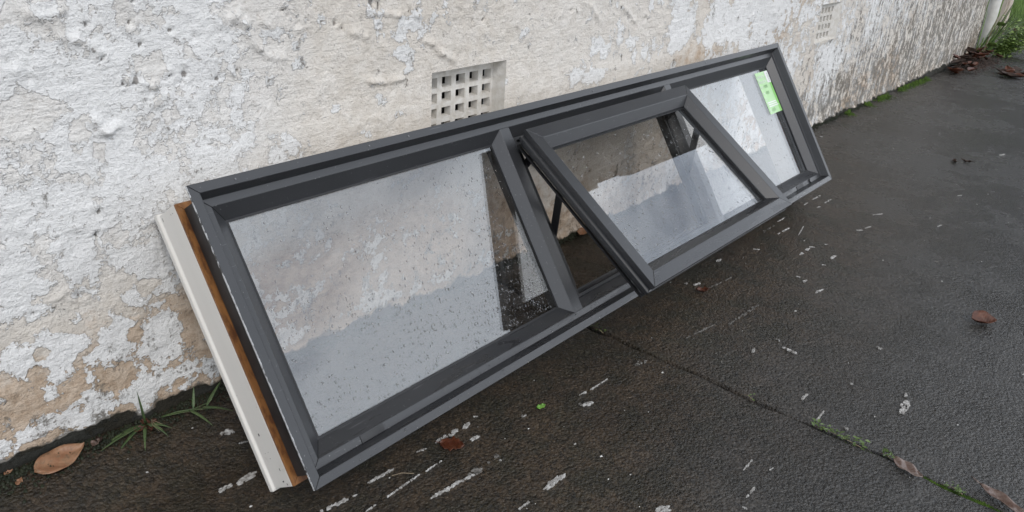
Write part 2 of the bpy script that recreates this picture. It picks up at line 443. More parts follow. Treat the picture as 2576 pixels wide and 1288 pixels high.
# ------------------------------------------------------------------ the house wall with its vents and eave
house = empty('house_wall', (0.2, 0, 0))
tag(house, 'long rendered house wall with peeling white paint and two recessed air vents', 'wall', kind='thing')
RIDGES=[[(0.424,0.641),(0.431,0.615),(0.446,0.61),(0.464,0.598),(0.478,0.584)],[(0.455,0.505),(0.468,0.489),(0.482,0.494)],[(0.635,0.625),(0.646,0.613),(0.67,0.623),(0.687,0.611),(0.696,0.582),(0.708,0.574)],[(0.397,0.645),(0.413,0.64),(0.436,0.645)],[(0.509,0.553),(0.541,0.539),(0.555,0.523)],[(0.592,0.516),(0.606,0.487)],[(0.708,0.573),(0.726,0.558),(0.751,0.555)],[(0.901,0.504),(0.925,0.495),(0.957,0.489),(0.997,0.49)],[(0.882,0.582),(0.915,0.573),(0.958,0.547)],[(1.045,0.553),(1.07,0.546),(1.096,0.525),(1.131,0.506)],[(0.716,0.613),(0.732,0.602)],[(1.541,0.59),(1.574,0.579),(1.621,0.538)],[(1.699,0.571),(1.733,0.557),(1.77,0.531)],[(1.314,0.559),(1.346,0.528)],[(0.959,0.608),(0.991,0.601),(1.034,0.596)],[(0.363,0.275),(0.386,0.279)],[(0.344,0.383),(0.355,0.372)]]
PITS=[(0.525,0.653,0.0045),(0.465,0.629,0.004),(0.52,0.627,0.0045),(0.573,0.612,0.0045),(0.607,0.6,0.004),(0.531,0.597,0.0035),(0.465,0.598,0.004),(0.477,0.584,0.0035),(0.517,0.55,0.007),(0.587,0.551,0.0055),(0.565,0.55,0.003),(0.637,0.538,0.004),(0.669,0.546,0.0035),(0.499,0.548,0.0035),(0.385,0.57,0.003),(0.583,0.54,0.003),(0.573,0.538,0.003),(0.691,0.604,0.004),(0.928,0.627,0.007),(0.943,0.62,0.0065),(1.014,0.607,0.004),(1.034,0.608,0.004),(0.851,0.599,0.006),(0.779,0.603,0.0045),(0.825,0.605,0.004),(1.178,0.577,0.003),(1.212,0.576,0.004),(0.755,0.626,0.003),(0.865,0.592,0.0035),(0.943,0.589,0.0035),(1.704,0.567,0.004),(2.309,0.53,0.0035),(2.341,0.498,0.003),(1.818,0.535,0.004),(1.442,0.562,0.003),(1.503,0.576,0.003),(0.433,0.347,0.0045),(0.44,0.38,0.0035),(0.398,0.266,0.0045),(0.338,0.262,0.002)]
ELL=[(0.381,0.595,0.041,0.028,1),(0.447,0.547,0.058,0.033,1),(0.417,0.65,0.02,0.01,1),(0.408,0.498,0.022,0.02,1),(0.427,0.463,0.026,0.025,1),(0.463,0.482,0.011,0.009,1),(0.489,0.454,0.023,0.024,0.7),(0.588,0.502,0.026,0.014,0.6),(0.664,0.486,0.014,0.015,1),(0.454,0.629,0.01,0.007,0.7),(0.385,0.529,0.041,0.022,-0.8),(0.43,0.492,0.012,0.011,-1),(0.456,0.464,0.009,0.017,-1),(1.011,0.59,0.027,0.018,1.3),(0.991,0.566,0.015,0.01,1),(1.001,0.535,0.029,0.021,1.3),(1.014,0.506,0.018,0.011,1.2),(0.861,0.488,0.013,0.012,1.3),(0.848,0.461,0.014,0.014,1.3),(0.991,0.425,0.016,0.01,1.2),(0.996,0.406,0.007,0.012,1.2),(1.113,0.58,0.011,0.016,0.7),(0.777,0.5,0.005,0.006,1),(0.957,0.489,0.034,0.006,0.5),(0.895,0.409,0.012,0.005,0.8),(1.643,0.486,0.075,0.031,1),(1.626,0.417,0.062,0.03,1),(1.741,0.498,0.095,0.027,1),(1.998,0.495,0.073,0.082,1.2),(1.774,0.451,0.088,0.021,0.9),(2.314,0.492,0.185,0.07,1),(2.53,0.475,0.111,0.075,0.6),(1.844,0.555,0.015,0.023,1),(1.543,0.425,0.029,0.021,0.9),(2.076,0.418,0.091,0.023,-1.4),(1.935,0.415,0.03,0.022,-1.4),(1.652,0.44,0.035,0.013,-1.4),(1.746,0.429,0.026,0.015,-1.4),(1.832,0.507,0.045,0.023,-1.5),(2.116,0.528,0.03,0.052,-1.5),(1.808,0.447,0.012,0.023,-1.2),(1.448,0.428,0.057,0.027,-0.8),(1.674,0.501,0.027,0.016,-1),(2.452,0.454,0.018,0.048,-0.9),(0.347,0.411,0.024,0.029,0.8),(0.394,0.414,0.026,0.018,0.8),(0.33,0.318,0.03,0.051,0.9),(0.428,0.369,0.047,0.024,0.5),(0.509,0.302,0.038,0.024,0.9),(0.441,0.193,0.032,0.027,0.9),(0.503,0.175,0.029,0.036,0.9),(0.373,0.204,0.018,0.021,0.9),(0.375,0.272,0.014,0.031,-1.3),(0.405,0.235,0.011,0.028,-1.2),(0.451,0.272,0.021,0.022,-1),(0.463,0.182,0.012,0.014,-1.4),(0.467,0.213,0.01,0.009,-1.3),(0.498,0.251,0.01,0.009,-1.2),(0.526,0.212,0.009,0.009,-1.2),(0.554,0.167,0.013,0.049,-1.3),(0.334,0.201,0.01,0.008,-1.3),(0.395,0.218,0.034,0.008,-1),(0.34,0.285,0.008,0.012,-0.6),(0.303,0.201,0.021,0.026,1),(0.355,0.196,0.019,0.029,1),(0.344,0.161,0.01,0.013,0.9),(0.414,0.171,0.023,0.018,1),(0.438,0.158,0.007,0.009,1),(0.5,0.141,0.032,0.021,1),(0.334,0.136,0.007,0.009,1.2),(0.383,0.11,0.008,0.01,1.2),(0.399,0.087,0.015,0.009,1),(0.378,0.08,0.013,0.006,1),(0.351,0.095,0.006,0.008,1.2),(0.459,0.085,0.013,0.014,1.2),(0.415,0.097,0.006,0.006,1.1),(0.523,0.054,0.01,0.01,1),(0.49,0.101,0.006,0.007,1),(0.535,0.094,0.007,0.006,1),(0.334,0.199,0.008,0.006,-1),(0.406,0.181,0.011,0.008,-1),(0.322,0.18,0.01,0.012,-1),(0.382,0.202,0.005,0.008,-1),(0.308,0.049,0.027,0.011,0.7),(0.371,0.038,0.023,0.01,0.7),(0.436,0.039,0.03,0.01,0.7),(0.549,0.031,0.036,0.01,0.8),(0.34,0.074,0.042,0.013,-0.8),(0.416,0.12,0.029,0.022,-0.8),(0.286,0.095,0.004,0.003,1.2),(3.245,0.25,0.128,0.077,1),(3.144,0.294,0.08,0.044,0.6),(3.016,0.268,0.076,0.077,-1),(3.697,0.418,0.102,0.107,0.6),(4.001,0.412,0.115,0.056,0.8),(3.116,0.484,0.077,0.072,-0.6)]
VENTS = [(1.073, 1.287, 0.345, 0.4915), (3.03, 3.245, 0.352, 0.489)]
xs = list(np.arange(0.1, 1.45, 0.0033)) + list(np.arange(1.45, 2.5, 0.0048)) + list(np.arange(2.5, 4.2, 0.009)) + list(np.arange(4.2, 5.9, 0.012))
zs = list(np.arange(-0.05, 0.78, 0.0036))
for x0, x1, z0, z1 in VENTS:
    for v in (x0, x1):
        xs = [q for q in xs if abs(q - v) > 0.0015] + [v]
for v in sorted({q for a in VENTS for q in a[2:]}):
    zs = [q for q in zs if abs(q - v) > 0.0015 or q in (0.345, 0.4915, 0.352, 0.489)] + [v]
xs = np.array(sorted(set(xs))); zs = np.array(sorted(set(zs)))
WX, WZ = np.meshgrid(xs, zs)
d = 0.006 + 0.0045 * fbm(WX * 4, WZ * 4, 3, 21) + 0.0022 * fbm(WX * 22, WZ * 26, 3, 22) + 0.0013 * fbm(WX * 70, WZ * 95, 3, 23, 0.6)
rs = np.random.RandomState(5)
# smeared lumps of render
for i in range(650):
    bx = rs.uniform(0.2, 3.2) ** 1.0; bz = rs.uniform(0.02, 0.74)
    if rs.rand() > (0.95 if bx < 1.0 else 0.6): continue
    r1 = 0.0022 + 0.006 * rs.rand() ** 2; r2 = r1 * rs.uniform(0.6, 1.1); hh = r1 * rs.uniform(0.15, 0.6)
    sel = (np.abs(WX - bx) < 4 * r1) & (np.abs(WZ - bz) < 4 * r1)
    d[sel] += hh * np.exp(-((WX[sel] - bx) / r1) ** 2 - ((WZ[sel] - bz) / r2) ** 2)
for pl in RIDGES:
    for (ax, az), (bx, bz) in zip(pl[:-1], pl[1:]):
        L2 = (bx - ax) ** 2 + (bz - az) ** 2
        t = np.clip(((WX - ax) * (bx - ax) + (WZ - az) * (bz - az)) / L2, 0, 1)
        q = np.hypot(WX - ax - t * (bx - ax), WZ - az - t * (bz - az)) + 0.002 * vnoise(WX * 120, WZ * 120, 31)
        # a lip: proud above, ending in a sharp lower edge
        up = (WZ - az - t * (bz - az))
        d = np.maximum(d, d + 0.0058 * (0.55 + 0.45 * vnoise(WX * 55, WZ * 55, 33)) * np.exp(-(q / 0.0065) ** 2) * np.where(up > -0.003, 1, 0.35))
pit = np.zeros_like(d)
for px, pz, pr in PITS:
    q = np.hypot(WX - px, (WZ - pz) * 0.8) * (1 + 0.45 * vnoise(WX * 160 + px * 50, WZ * 160, 35)) + 0.0015 * vnoise(WX * 300, WZ * 300, 36)
    g = np.exp(-(q / (pr * 0.8)) ** 2); d -= 0.005 * g; pit = np.maximum(pit, g)
    d += 0.0022 * np.exp(-((q - pr * 1.6) / (pr * 0.6)) ** 2) * (vnoise(WX * 70 + pz * 30, WZ * 70, 37) > 0)
for i in range(260):
    px, pz = rs.uniform(0.9, 4.6), rs.uniform(0.05, 0.74); pr = rs.uniform(0.0022, 0.0045)
    q = np.hypot(WX - px, WZ - pz); g = np.exp(-(q / pr) ** 2); d -= 0.003 * g; pit = np.maximum(pit, 0.75 * g)
cov = np.interp(WX, [0.2, 0.62, 0.74, 0.85, 1.75, 1.95, 2.5, 3.4, 4.5, 5.4, 6], [0.25, 0.15, -0.25, -1.05, -0.95, -0.25, 0.35, 0.0, -0.2, -0.35, -0.6])
low = sstep(0.40, 0.16, WZ) * sstep(0.95, 0.7, WX)
cov = cov - 0.5 * low
for ex, ez, ra, rb, v in ELL:
    q = ((WX - ex) / max(ra, .004)) ** 2 + ((WZ - ez) / max(rb, .004)) ** 2
    cov = cov + v * 1.15 * np.exp(-np.maximum(q - 0.25, 0) * 1.3)
behind = np.exp(-((WX - 0.95) / 0.42) ** 4) * sstep(0.40, 0.28, WZ)
cov = cov + 0.38 * behind
cov = np.clip(cov, -1.9, 1.7)
tone = np.interp(WX, [0.2, 0.6, 0.8, 1.1, 1.3, 1.9, 2.3, 3.2, 4, 6], [0.0, 0.05, 0.12, 0.12, 0.05, 0.35, 0.55, 0.45, 0.5, 0.35])
tone = tone + sstep(0.38, 0.10, WZ) * 0.75 * sstep(2.2, 1.2, WX) + sstep(0.3, 0.0, WZ) * 0.25
tone = tone + 0.2 * np.exp(-((WX - 0.83) / 0.1) ** 2 - ((WZ - 0.42) / 0.08) ** 2)
base_z = np.interp(WX, [0.2, 0.35, 0.5, 0.7, 1.0, 1.5, 3, 6], [0.066, 0.060, 0.050, 0.042, 0.034, 0.024, 0.020, 0.012])
bz = WZ - base_z + 0.016 * fbm(WX * 24, WZ * 24, 4, 41, 0.6)
drt_shade = sstep(0.006, -0.008, bz) * 1.25
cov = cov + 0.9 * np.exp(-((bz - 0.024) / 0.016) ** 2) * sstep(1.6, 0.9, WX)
drt_shade = drt_shade + sstep(0.30, 0.05, WZ) * 0.22 + 0.25 * sstep(2.2, 3.6, WX) * sstep(0.75, 0.2, WZ)
drt_shade = drt_shade + sstep(3.0, 5.0, WX) * 0.22 + sstep(4.6, 5.7, WX) * (0.30 + 0.65 * fbm(WX * 3.2, WZ * 5.5, 3, 77)) + sstep(2.6, 3.6, WX) * 0.10 + sstep(4.6, 5.4, WX) * sstep(0.35, 0.0, WZ) * 0.3  # far end darkened: mould patches plus its shade, put into the colour
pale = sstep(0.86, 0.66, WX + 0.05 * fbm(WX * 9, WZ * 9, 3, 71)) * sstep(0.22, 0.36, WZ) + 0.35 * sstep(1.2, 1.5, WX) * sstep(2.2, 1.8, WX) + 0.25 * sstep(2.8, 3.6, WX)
drt_shade = drt_shade + 0.32 * np.exp(-((WX - 0.57) / 0.05) ** 2 - ((WZ - 0.27) / 0.12) ** 2)
drt_shade = np.where(bz > 0.01, np.minimum(drt_shade, 0.56), drt_shade)
# flatten the face beside the vents so that the recesses have clean arrises
for x0, x1, z0, z1 in VENTS:
    ddx = np.maximum(np.maximum(x0 - WX, WX - x1), 0); ddz = np.maximum(np.maximum(z0 - WZ, WZ - z1), 0)
    k = np.exp(-(np.hypot(ddx, ddz) / 0.012) ** 2); d = d * (1 - k) + 0.007 * k
# grit bead where render meets asphalt
d = d + 0.010 * sstep(0.045, 0.0, WZ) * (1 + 0.8 * fbm(WX * 30, WZ * 30, 2, 51))
ny, nx = WX.shape
idx = np.arange(nx * ny).reshape(ny, nx)
wf = np.stack([idx[:-1, :-1], idx[:-1, 1:], idx[1:, 1:], idx[1:, :-1]], -1)
cx = 0.25 * (WX[:-1, :-1] + WX[:-1, 1:] + WX[1:, 1:] + WX[1:, :-1]); cz = 0.25 * (WZ[:-1, :-1] + WZ[:-1, 1:] + WZ[1:, 1:] + WZ[1:, :-1])
keep = np.ones_like(cx, bool)
for x0, x1, z0, z1 in VENTS:
    keep &= ~((cx > x0) & (cx < x1) & (cz > z0) & (cz < z1))
wall = obj('wall', np.stack([WX, -d, WZ], -1).reshape(-1, 3).tolist(), wf[keep].tolist(), M['wall'], smooth=True)
wall.parent = house; wall.matrix_parent_inverse = Matrix.Translation((-0.2, 0, 0))
for n_, a_ in (('cov', cov), ('tone', tone), ('drt_shade', drt_shade), ('pit', pit), ('pale', pale)): add_attr(wall, n_, a_.reshape(-1))

def hpart(o):
    o.parent = house; o.matrix_parent_inverse = Matrix.Translation((-0.2, 0, 0)); return o
# the rest of the wall: above, to the left, and the return at its far end
up = hpart(box('upper_wall', -6, 5.885, -0.004, 0.2, 0.77, 2.62, M['wall']))
lf = hpart(box('wall_end', -6, 0.105, -0.003, 0.2, -0.05, 0.77, M['wall']))
rt = hpart(box('wall_return', 5.886, 5.894, -0.002, 4.0, -0.05, 2.62, M['wall']))
hpart(box('soffit', -6, 6.5, -0.655, 0.2, 2.60, 2.66, M['soffit']))
hpart(box('fascia', -6, 6.5, -0.685, -0.656, 2.55, 2.80, M['soffit']))
hpart(box('gutter', -6, 4.35, -0.78, -0.687, 2.60, 2.70, M['gutter']))
hpart(box('gutter', 4.75, 6.5, -0.78, -0.687, 2.60, 2.70, M['gutter']))
rv, rf_ = [(-6, -0.79, 2.79), (6.5, -0.79, 2.79), (6.5, 4, 4.6), (-6, 4, 4.6), (-6, -0.79, 2.83), (6.5, -0.79, 2.83), (6.5, 4, 4.64), (-6, 4, 4.64)], boxvf(0, 1, 0, 1, 0, 1)[1]
hpart(obj('roof', rv, rf_, M['soffit']))
# air vents
for vi, (x0, x1, z0, z1) in enumerate(VENTS):
    # splayed recess, steeper on the far side
    yb = (0.022, 0.006)[vi]
    sr = (0.008, 0.045)[vi]
    fo = [(x0, -0.0068, z0), (x1, -0.0068, z0), (x1, -0.0068, z1), (x0, -0.0068, z1)]
    ba = [(x0 - 0.002, yb, z0 + 0.003), (x1 - sr, yb, z0 + 0.003), (x1 - sr, yb, z1 - 0.004), (x0 - 0.002, yb, z1 - 0.004)]
    rec = hpart(obj('vent_recess', fo + ba, [(0, 1, 5, 4), (1, 2, 6, 5), (2, 3, 7, 6), (3, 0, 4, 7)], M['vent']))
    ncol, nrow = 5, 4
    hx = (0.0262, 0.022)[vi]; hz = 0.0205; px_, pz_ = (0.0393, 0.033)[vi], 0.0301
    gx0 = x0 + 0.0175 - 0.008 * vi; gz1 = z1 - (0.0200, 0.016)[vi]
    ex = [x0 - 0.002]; ez = [z1 - 0.004]
    for c in range(ncol): ex += [gx0 + c * px_, gx0 + c * px_ + hx]
    ex[1] = ex[0] + 0.002 if ex[1] <= ex[0] else ex[1]
    ex += [x1 - sr]
    for r in range(nrow): ez += [gz1 - r * pz_, gz1 - r * pz_ - hz]
    ez += [z0 + 0.003]
    if ez[-1] >= ez[-2]: ez[-1] = ez[-2] - 0.004
    V, F = [], []
    def q4(*p):
        b = len(V); V.extend(p); F.append((b, b + 1, b + 2, b + 3))
    for i in range(len(ex) - 1):
        for j in range(len(ez) - 1):
            a0, a1, b1, b0 = ex[i], ex[i + 1], ez[j], ez[j + 1]
            hole = (i % 2 == 1) and (j % 2 == 1)
            yj = yb + rs.uniform(-0.0008, 0.0008)
            if not hole:
                q4((a0, yb, b0), (a1, yb, b0), (a1, yb, b1), (a0, yb, b1))
            else:
                t = 0.0025; yd = yb + 0.015
                c = [(a0, yb, b0), (a1, yb, b0), (a1, yb, b1), (a0, yb, b1)]
                e = [(a0 + t, yd, b0 + t), (a1 - t, yd, b0 + t), (a1 - t, yd, b1 - t), (a0 + t, yd, b1 - t)]
                for k in range(4):
                    q4(c[k], c[(k + 1) % 4], e[(k + 1) % 4], e[k])
    vo = hpart(obj('air_vent', V, F, M['vent']))
    vo['label'] = 'nearer cream air vent with square holes above the window' if vi == 0 else 'far worn air vent near the end of the wall'
    v1, f1 = boxvf(x0 - 0.01, x1, yb + 0.03, yb + 0.12, z0 - 0.01, z1 + 0.01)
    cav = obj('vent_cavity', v1, [q for q in f1 if q != (0, 1, 5, 4)], M['dark'])
    cav.parent = vo

# ------------------------------------------------------------------ the aluminium window leaning on the wall
W, H = 1.9, 0.4387
LEAN = math.radians(34.06)
win = empty('aluminium_window', (0.5088, -0.3653, 0.0714), (-LEAN, 0, 0))
tag(win, 'long charcoal aluminium window with one open sash leaning against the peeling wall', 'window', kind='thing')

def member(name, side, prof, mat, parent, x0=0.0, x1=W, z0=0.0, z1=H, smooth=False):
    """one mitred side of a rectangular ring; prof = closed loop of (inset, depth)"""
    A, B = [], []
    for s, t in prof:
        if side == 'head': A.append((x0 + s, t, z1 - s)); B.append((x1 - s, t, z1 - s))
        if side == 'sill': A.append((x1 - s, t, z0 + s)); B.append((x0 + s, t, z0 + s))
        if side == 'left': A.append((x0 + s, t, z0 + s)); B.append((x0 + s, t, z1 - s))
        if side == 'right': A.append((x1 - s, t, z1 - s)); B.append((x1 - s, t, z0 + s))
    n = len(prof)
    # pull the mitre faces 0.15 mm apart: a hairline joint
    A = [Vector(a) for a in A]; B = [Vector(b) for b in B]
    for i in range(n):
        dd = (B[i] - A[i]).normalized() * 0.00015
        A[i] = A[i] + dd; B[i] = B[i] - dd
    V = A + B
    F = [(i, (i + 1) % n, n + (i + 1) % n, n + i) for i in range(n)]
    F += [tuple(range(n - 1, -1, -1)), tuple(range(n, 2 * n))]
    o = obj(name, V, F, mat, parent)
    return fix_normals(o)

FP = [(0, 0), (0.014, 0), (0.0198, 0.020), (0.0315, 0.020), (0.0525, 0.0375), (0.0525, 0.046), (0.046, 0.060), (0.022, 0.060), (0.022, 0.030), (0.0125, 0.028), (0.0125, 0.0045), (0, 0.0045)]
for side, nm in (('head', 'frame_head'), ('sill', 'frame_sill'), ('left', 'frame_jamb'), ('right', 'frame_jamb')):
    bevel(member(nm, side, FP, M['alu_chip'] if side == 'left' else M['alu_wet'] if side == 'sill' else M['alu'], win), 0.0006)
# frame body behind the flange
for side in ('head', 'sill', 'left', 'right'):
    member('frame_web', side, [(0.0170, 0.031), (0.0170, 0.0655), (0.040, 0.0655), (0.040, 0.0608), (0.0217, 0.0608), (0.0217, 0.031)], M['body'], win)
# mullions
for mx in (0.645, 1.255):
    V = []
    loop = [(-0.031, 0.0375, 0.0528), (-0.0135, 0.0198, 0.0318), (0.0135, 0.0198, 0.0318), (0.031, 0.0375, 0.0528), (0.031, 0.058, 0.0528), (-0.031, 0.058, 0.0528)]
    for dx, t, s in loop: V.append((mx + dx, t, s))
    for dx, t, s in loop: V.append((mx + dx, t, H - s))
    n = 6
    F = [(i, (i + 1) % n, n + (i + 1) % n, n + i) for i in range(n)] + [tuple(range(5, -1, -1)), tuple(range(6, 12))]
    bevel(fix_normals(obj('mullion', V, F, M['alu'], win)), 0.0006)
# rubber seals round the three openings
def ring(name, x0, x1, z0, z1, t0, t1, wd, mat, parent):
    V, F = [], []
    for a, b, c, e in ((x0, x1, z0, z0 + wd), (x0, x1, z1 - wd, z1), (x0, x0 + wd, z0 + wd, z1 - wd), (x1 - wd, x1, z0 + wd, z1 - wd)):
        v, f = boxvf(a, b, t0, t1, c, e, len(V)); V += v; F += f
    return obj(name, V, F, mat, parent)
gs = 0.0515
ring('glazing_seal', gs, 0.6155, gs, H - gs, 0.0378, 0.0395, 0.0045, M['rubber'], win)
ring('glazing_seal', 1.2845, W - gs, gs, H - gs, 0.0378, 0.0395, 0.0045, M['rubber'], win)
ring('sash_seal', 0.6745, 1.2255, gs, H - gs, 0.034, 0.046, 0.006, M['rubber'], win)
ring('sash_seal', 0.678, 1.222, gs + 0.004, H - gs - 0.004, 0.048, 0.056, 0.010, M['body'], win)
# fixed panes
panes = []
for a, b in ((0.049, 0.618), (1.282, W - 0.049)):
    p = box('pane', a, b, 0.0398, 0.0438, 0.049, H - 0.049, M['glass'], win); panes.append(p)
panes[0]['label'] = 'rain spotted fixed pane nearest the camera'
panes[1]['label'] = 'bright fixed pane carrying the green price label'
# timber reveal: stained tongue and primed boards, mitred
for side, nm in (('head', 'reveal_head'), ('sill', 'reveal_sill'), ('left', 'reveal_jamb'), ('right', 'reveal_jamb')):
    bevel(member(nm, side, [(0.007, 0.0703), (0.007, 0.122), (0.0035, 0.126), (0.0035, 0.135), (0.040, 0.135), (0.040, 0.0703)], M['primer'], win), 0.0008)
    bevel(member('timber_edge', side, [(0.007, 0.0658), (0.007, 0.0701), (0.040, 0.0701), (0.040, 0.0658)], M['timber'], win), 0.0005)
# drain slot cover and screw head on the sill, as seen in the frame channel
box('drain_slot', 0.105, 0.148, 0.0188, 0.0202, 0.0203, 0.0312, M['body'], win)
box('drain_slot', 1.70, 1.745, 0.0188, 0.0202, 0.0203, 0.0312, M['body'], win)
def disc(name, x, y, z, r, h, mat, parent, n=10):
    V = [(x + r * math.cos(k * 2 * math.pi / n), y, z + r * math.sin(k * 2 * math.pi / n)) for k in range(n)]
    V += [(x + r * .8 * math.cos(k * 2 * math.pi / n), y - h, z + r * .8 * math.sin(k * 2 * math.pi / n)) for k in range(n)]
    F = [(k, (k + 1) % n, n + (k + 1) % n, n + k) for k in range(n)] + [tuple(range(n, 2 * n))]
    return fix_normals(obj(name, V, F, mat, parent))
disc('drain_plug', 1.795, 0.0199, 0.026, 0.0065, 0.004, M['alu'], win)
for sx in (0.07, 0.31, 0.395, 0.93, 1.44): disc('rivet', sx, -0.0002, H - 0.007, 0.0018, 0.0008, M['screw'], win, 8)
# saw marks and dents on the white jamb
rn = random.Random(5)
for (t0, z0_, ln, wd_) in ((0.104, 0.089, 0.0055, 0.0040), (0.086, 0.034, 0.0070, 0.0026), (0.082, 0.011, 0.0045, 0.0030), (0.090, 0.016, 0.0030, 0.0060), (0.100, 0.052, 0.0020, 0.0018), (0.108, 0.061, 0.0018, 0.0014), (0.098, 0.062, 0.0022, 0.0012), (0.118, 0.424, 0.0090, 0.0012), (0.088, 0.423, 0.0030, 0.0010), (0.082, 0.423, 0.0030, 0.0010)):
    pts = []
    for k in range(9):
        a_ = k * 6.2832 / 9; r_ = rn.uniform(0.55, 1.1); pts.append((0.00693, t0 + wd_ * 0.5 * r_ * math.cos(a_), z0_ + ln * 0.5 * r_ * math.sin(a_)))
    pts.append((0.0066, t0, z0_))
    obj('nick', pts, [(k, (k + 1) % 9, 9) for k in range(9)], M['pencil'], win)

# ---- the open sash
AL = math.radians(21.44)
sx0, sW, sH = 0.6492, 0.6075, 0.3787
SP = [(0, 0), (0.027, 0), (0.0445, 0.0175), (0.0445, 0.0215), (0.0445, 0.030), (0.037, 0.040), (0.010, 0.040), (0.006, 0.036), (0.006, 0.029), (0.0, 0.027), (0.0, 0.020), (0.0035, 0.018), (0.0035, 0.012), (0.0, 0.010)]
sash = ring('sash', 0.0445, sW - 0.0445, 0.0445, sH - 0.0445, 0.0226, 0.0236, 0.003, M['rubber'], win)
sash.location = (sx0, -0.025 - sH * math.sin(AL), H - 0.052 - sH * math.cos(AL))
sash.rotation_euler = (-AL, 0, 0)
sash['label'] = 'opened awning sash propped out of the middle of the frame'
for side, nm in (('head', 'rail'), ('sill', 'rail'), ('left', 'stile'), ('right', 'stile')):
    bevel(member(nm, side, SP, M['alu_wet'] if side == 'sill' else M['alu'], sash, 0, sW, 0, sH), 0.0007)
spane = box('pane', 0.040, sW - 0.040, 0.0238, 0.0278, 0.040, sH - 0.040, M['glass'], sash)
member_r = ring('weather_seal', 0.004, sW - 0.004, 0.004, sH - 0.004, 0.0405, 0.044, 0.006, M['rubber'], sash)
# friction stays: flat arms from the sash stile to the frame side
def bar(name, p, q, wd, th, mat, parent):
    p = Vector(p); q = Vector(q); dd = (q - p).normalized(); sx = Vector((1, 0, 0)); up = dd.cross(sx).normalized()
    V = []
    for e in (p - dd * wd * 0.4, q + dd * wd * 0.4):
        for a, b in ((-1, -1), (1, -1), (1, 1), (-1, 1)):
            V.append(e + sx * a * th / 2 + up * b * wd / 2)
    F = [(0, 1, 2, 3), (7, 6, 5, 4), (0, 4, 5, 1), (1, 5, 6, 2), (2, 6, 7, 3), (3, 7, 4, 0)]
    return bevel(fix_normals(obj(name, V, F, mat, parent)), 0.0008)
for ax in (0.684, 1.216):
    bar('stay_arm', (ax, -0.030, H - 0.166), (ax, 0.040, H - 0.254), 0.017, 0.003, M['rubber'], win)
    bar('stay_arm', (ax + 0.0032, -0.002, H - 0.092), (ax + 0.0032, 0.040, H - 0.1075), 0.016, 0.003, M['rubber'], win)
    box('stay_track', ax - 0.001 - 0.006, ax - 0.0018, 0.034, 0.052, 0.075, H - 0.075, M['body'], win)

# ---- rain drops
def drops(parent, spots, y):
    V, F = [], []
    n = 7
    for (x, z, r, el) in spots:
        b = len(V); h = r * 0.30
        for rr, hh in ((1.0, 0.0), (0.72, 0.6)):
            for k in range(n):
                a = 2 * math.pi * k / n
                V.append((x + r * rr * math.cos(a), y - h * hh, z + r * rr * el * math.sin(a) - (1 - rr) * r * 0.12))
        V.append((x, y - h, z - r * 0.1)); V.append((x, y, z))
        for k in range(n):
            k2 = (k + 1) % n
            F += [(b + k, b + k2, b + n + k2, b + n + k), (b + n + k, b + n + k2, b + 2 * n), (b + k2, b + k, b + 2 * n + 1)]
    o = obj('rain_drops', V, F, M['water'], parent, smooth=True)
    fix_normals(o); o['kind'] = 'stuff'
    return o
rd = random.Random(3)
def spots(n, x0, x1, z0, z1, dens, rmax):
    out = []
    while len(out) < n:
        x, z = rd.uniform(x0, x1), rd.uniform(z0, z1)
        if rd.random() > dens((x - x0) / (x1 - x0), (z - z0) / (z1 - z0)): continue
        r = 0.0005 + rmax * rd.random() ** 2.4
        out.append((x, z, r, rd.uniform(0.9, 1.5)))
    return out
g0, g1 = 0.06, H - 0.06
drops(panes[0], spots(2300, 0.06, 0.606, g0, g1, lambda u, v: (0.15 + 0.85 * (1 - v) ** 1.1) * (0.6 + 0.4 * u) * (0.75 + 0.25 * math.sin(9 * u + 14 * v)), 0.0016), 0.0397)
drops(panes[1], spots(420, 1.295, 1.84, g0, g1, lambda u, v: 0.3 + 0.7 * (1 - v), 0.0018), 0.0397)
drops(spane, spots(1100, 0.05, sW - 0.05, 0.05, sH - 0.05, lambda u, v: 0.35 + 0.65 * (1 - v), 0.0017), 0.02375)

# beads standing on the wet sill
def beads(parent, n, faces_):
    for (z0_, z1_, y_) in faces_:
        drops(parent, [(rd.uniform(0.03, W - 0.03), rd.uniform(z0_, z1_), 0.0005 + 0.0012 * rd.random() ** 2, rd.uniform(0.9, 1.6)) for k in range(n)], y_)
for o_ in [c for c in win.children if c.name.startswith('frame_sill')]:
    beads(o_, 130, ((0.0015, 0.0125, -0.0002), (0.0212, 0.0305, 0.0198)))
# ---- the green price label on the far pane
ly = 0.0396
lab = box('price_label', 1.762, 1.848, ly - 0.0004, ly, H - 0.191, H - 0.064, M['sticker'], win)
lab['label'] = 'green price label with handwritten sizes and price'
box('label_margin', 1.832, 1.8478, ly - 0.0008, ly - 0.0005, H - 0.1905, H - 0.101, M['sticker2'], lab)
box('stock_tag', 1.8205, 1.851, ly - 0.0013, ly - 0.0009, H - 0.100, H - 0.065, M['paper'], lab)
def text(name, body, x, z, size, mat, parent, y, rot=0.0, shear=0.0):
    c = bpy.data.curves.new(name, 'FONT'); c.body = body; c.size = size; c.shear = shear; c.resolution_u = 3
    c.offset = 0.0
    t = bpy.data.objects.new(name, c); COL.objects.link(t)
    bpy.context.view_layer.update()
    me = bpy.data.meshes.new_from_object(t.evaluated_get(bpy.context.evaluated_depsgraph_get()))
    COL.objects.unlink(t); bpy.data.objects.remove(t)
    cr, sr = math.cos(rot), math.sin(rot)
    for v in me.vertices:
        a, b = v.co.x, v.co.y
        v.co = (x + a * cr - b * sr, y, z + a * sr + b * cr)
    me.materials.clear(); me.materials.append(mat)
    o = bpy.data.objects.new(name, me); COL.objects.link(o); o.parent = parent
    return o
ty = ly - 0.0011
text('printed_word', 'Joinery', 1.766, H - 0.082, 0.016, M['paper'], lab, ty)
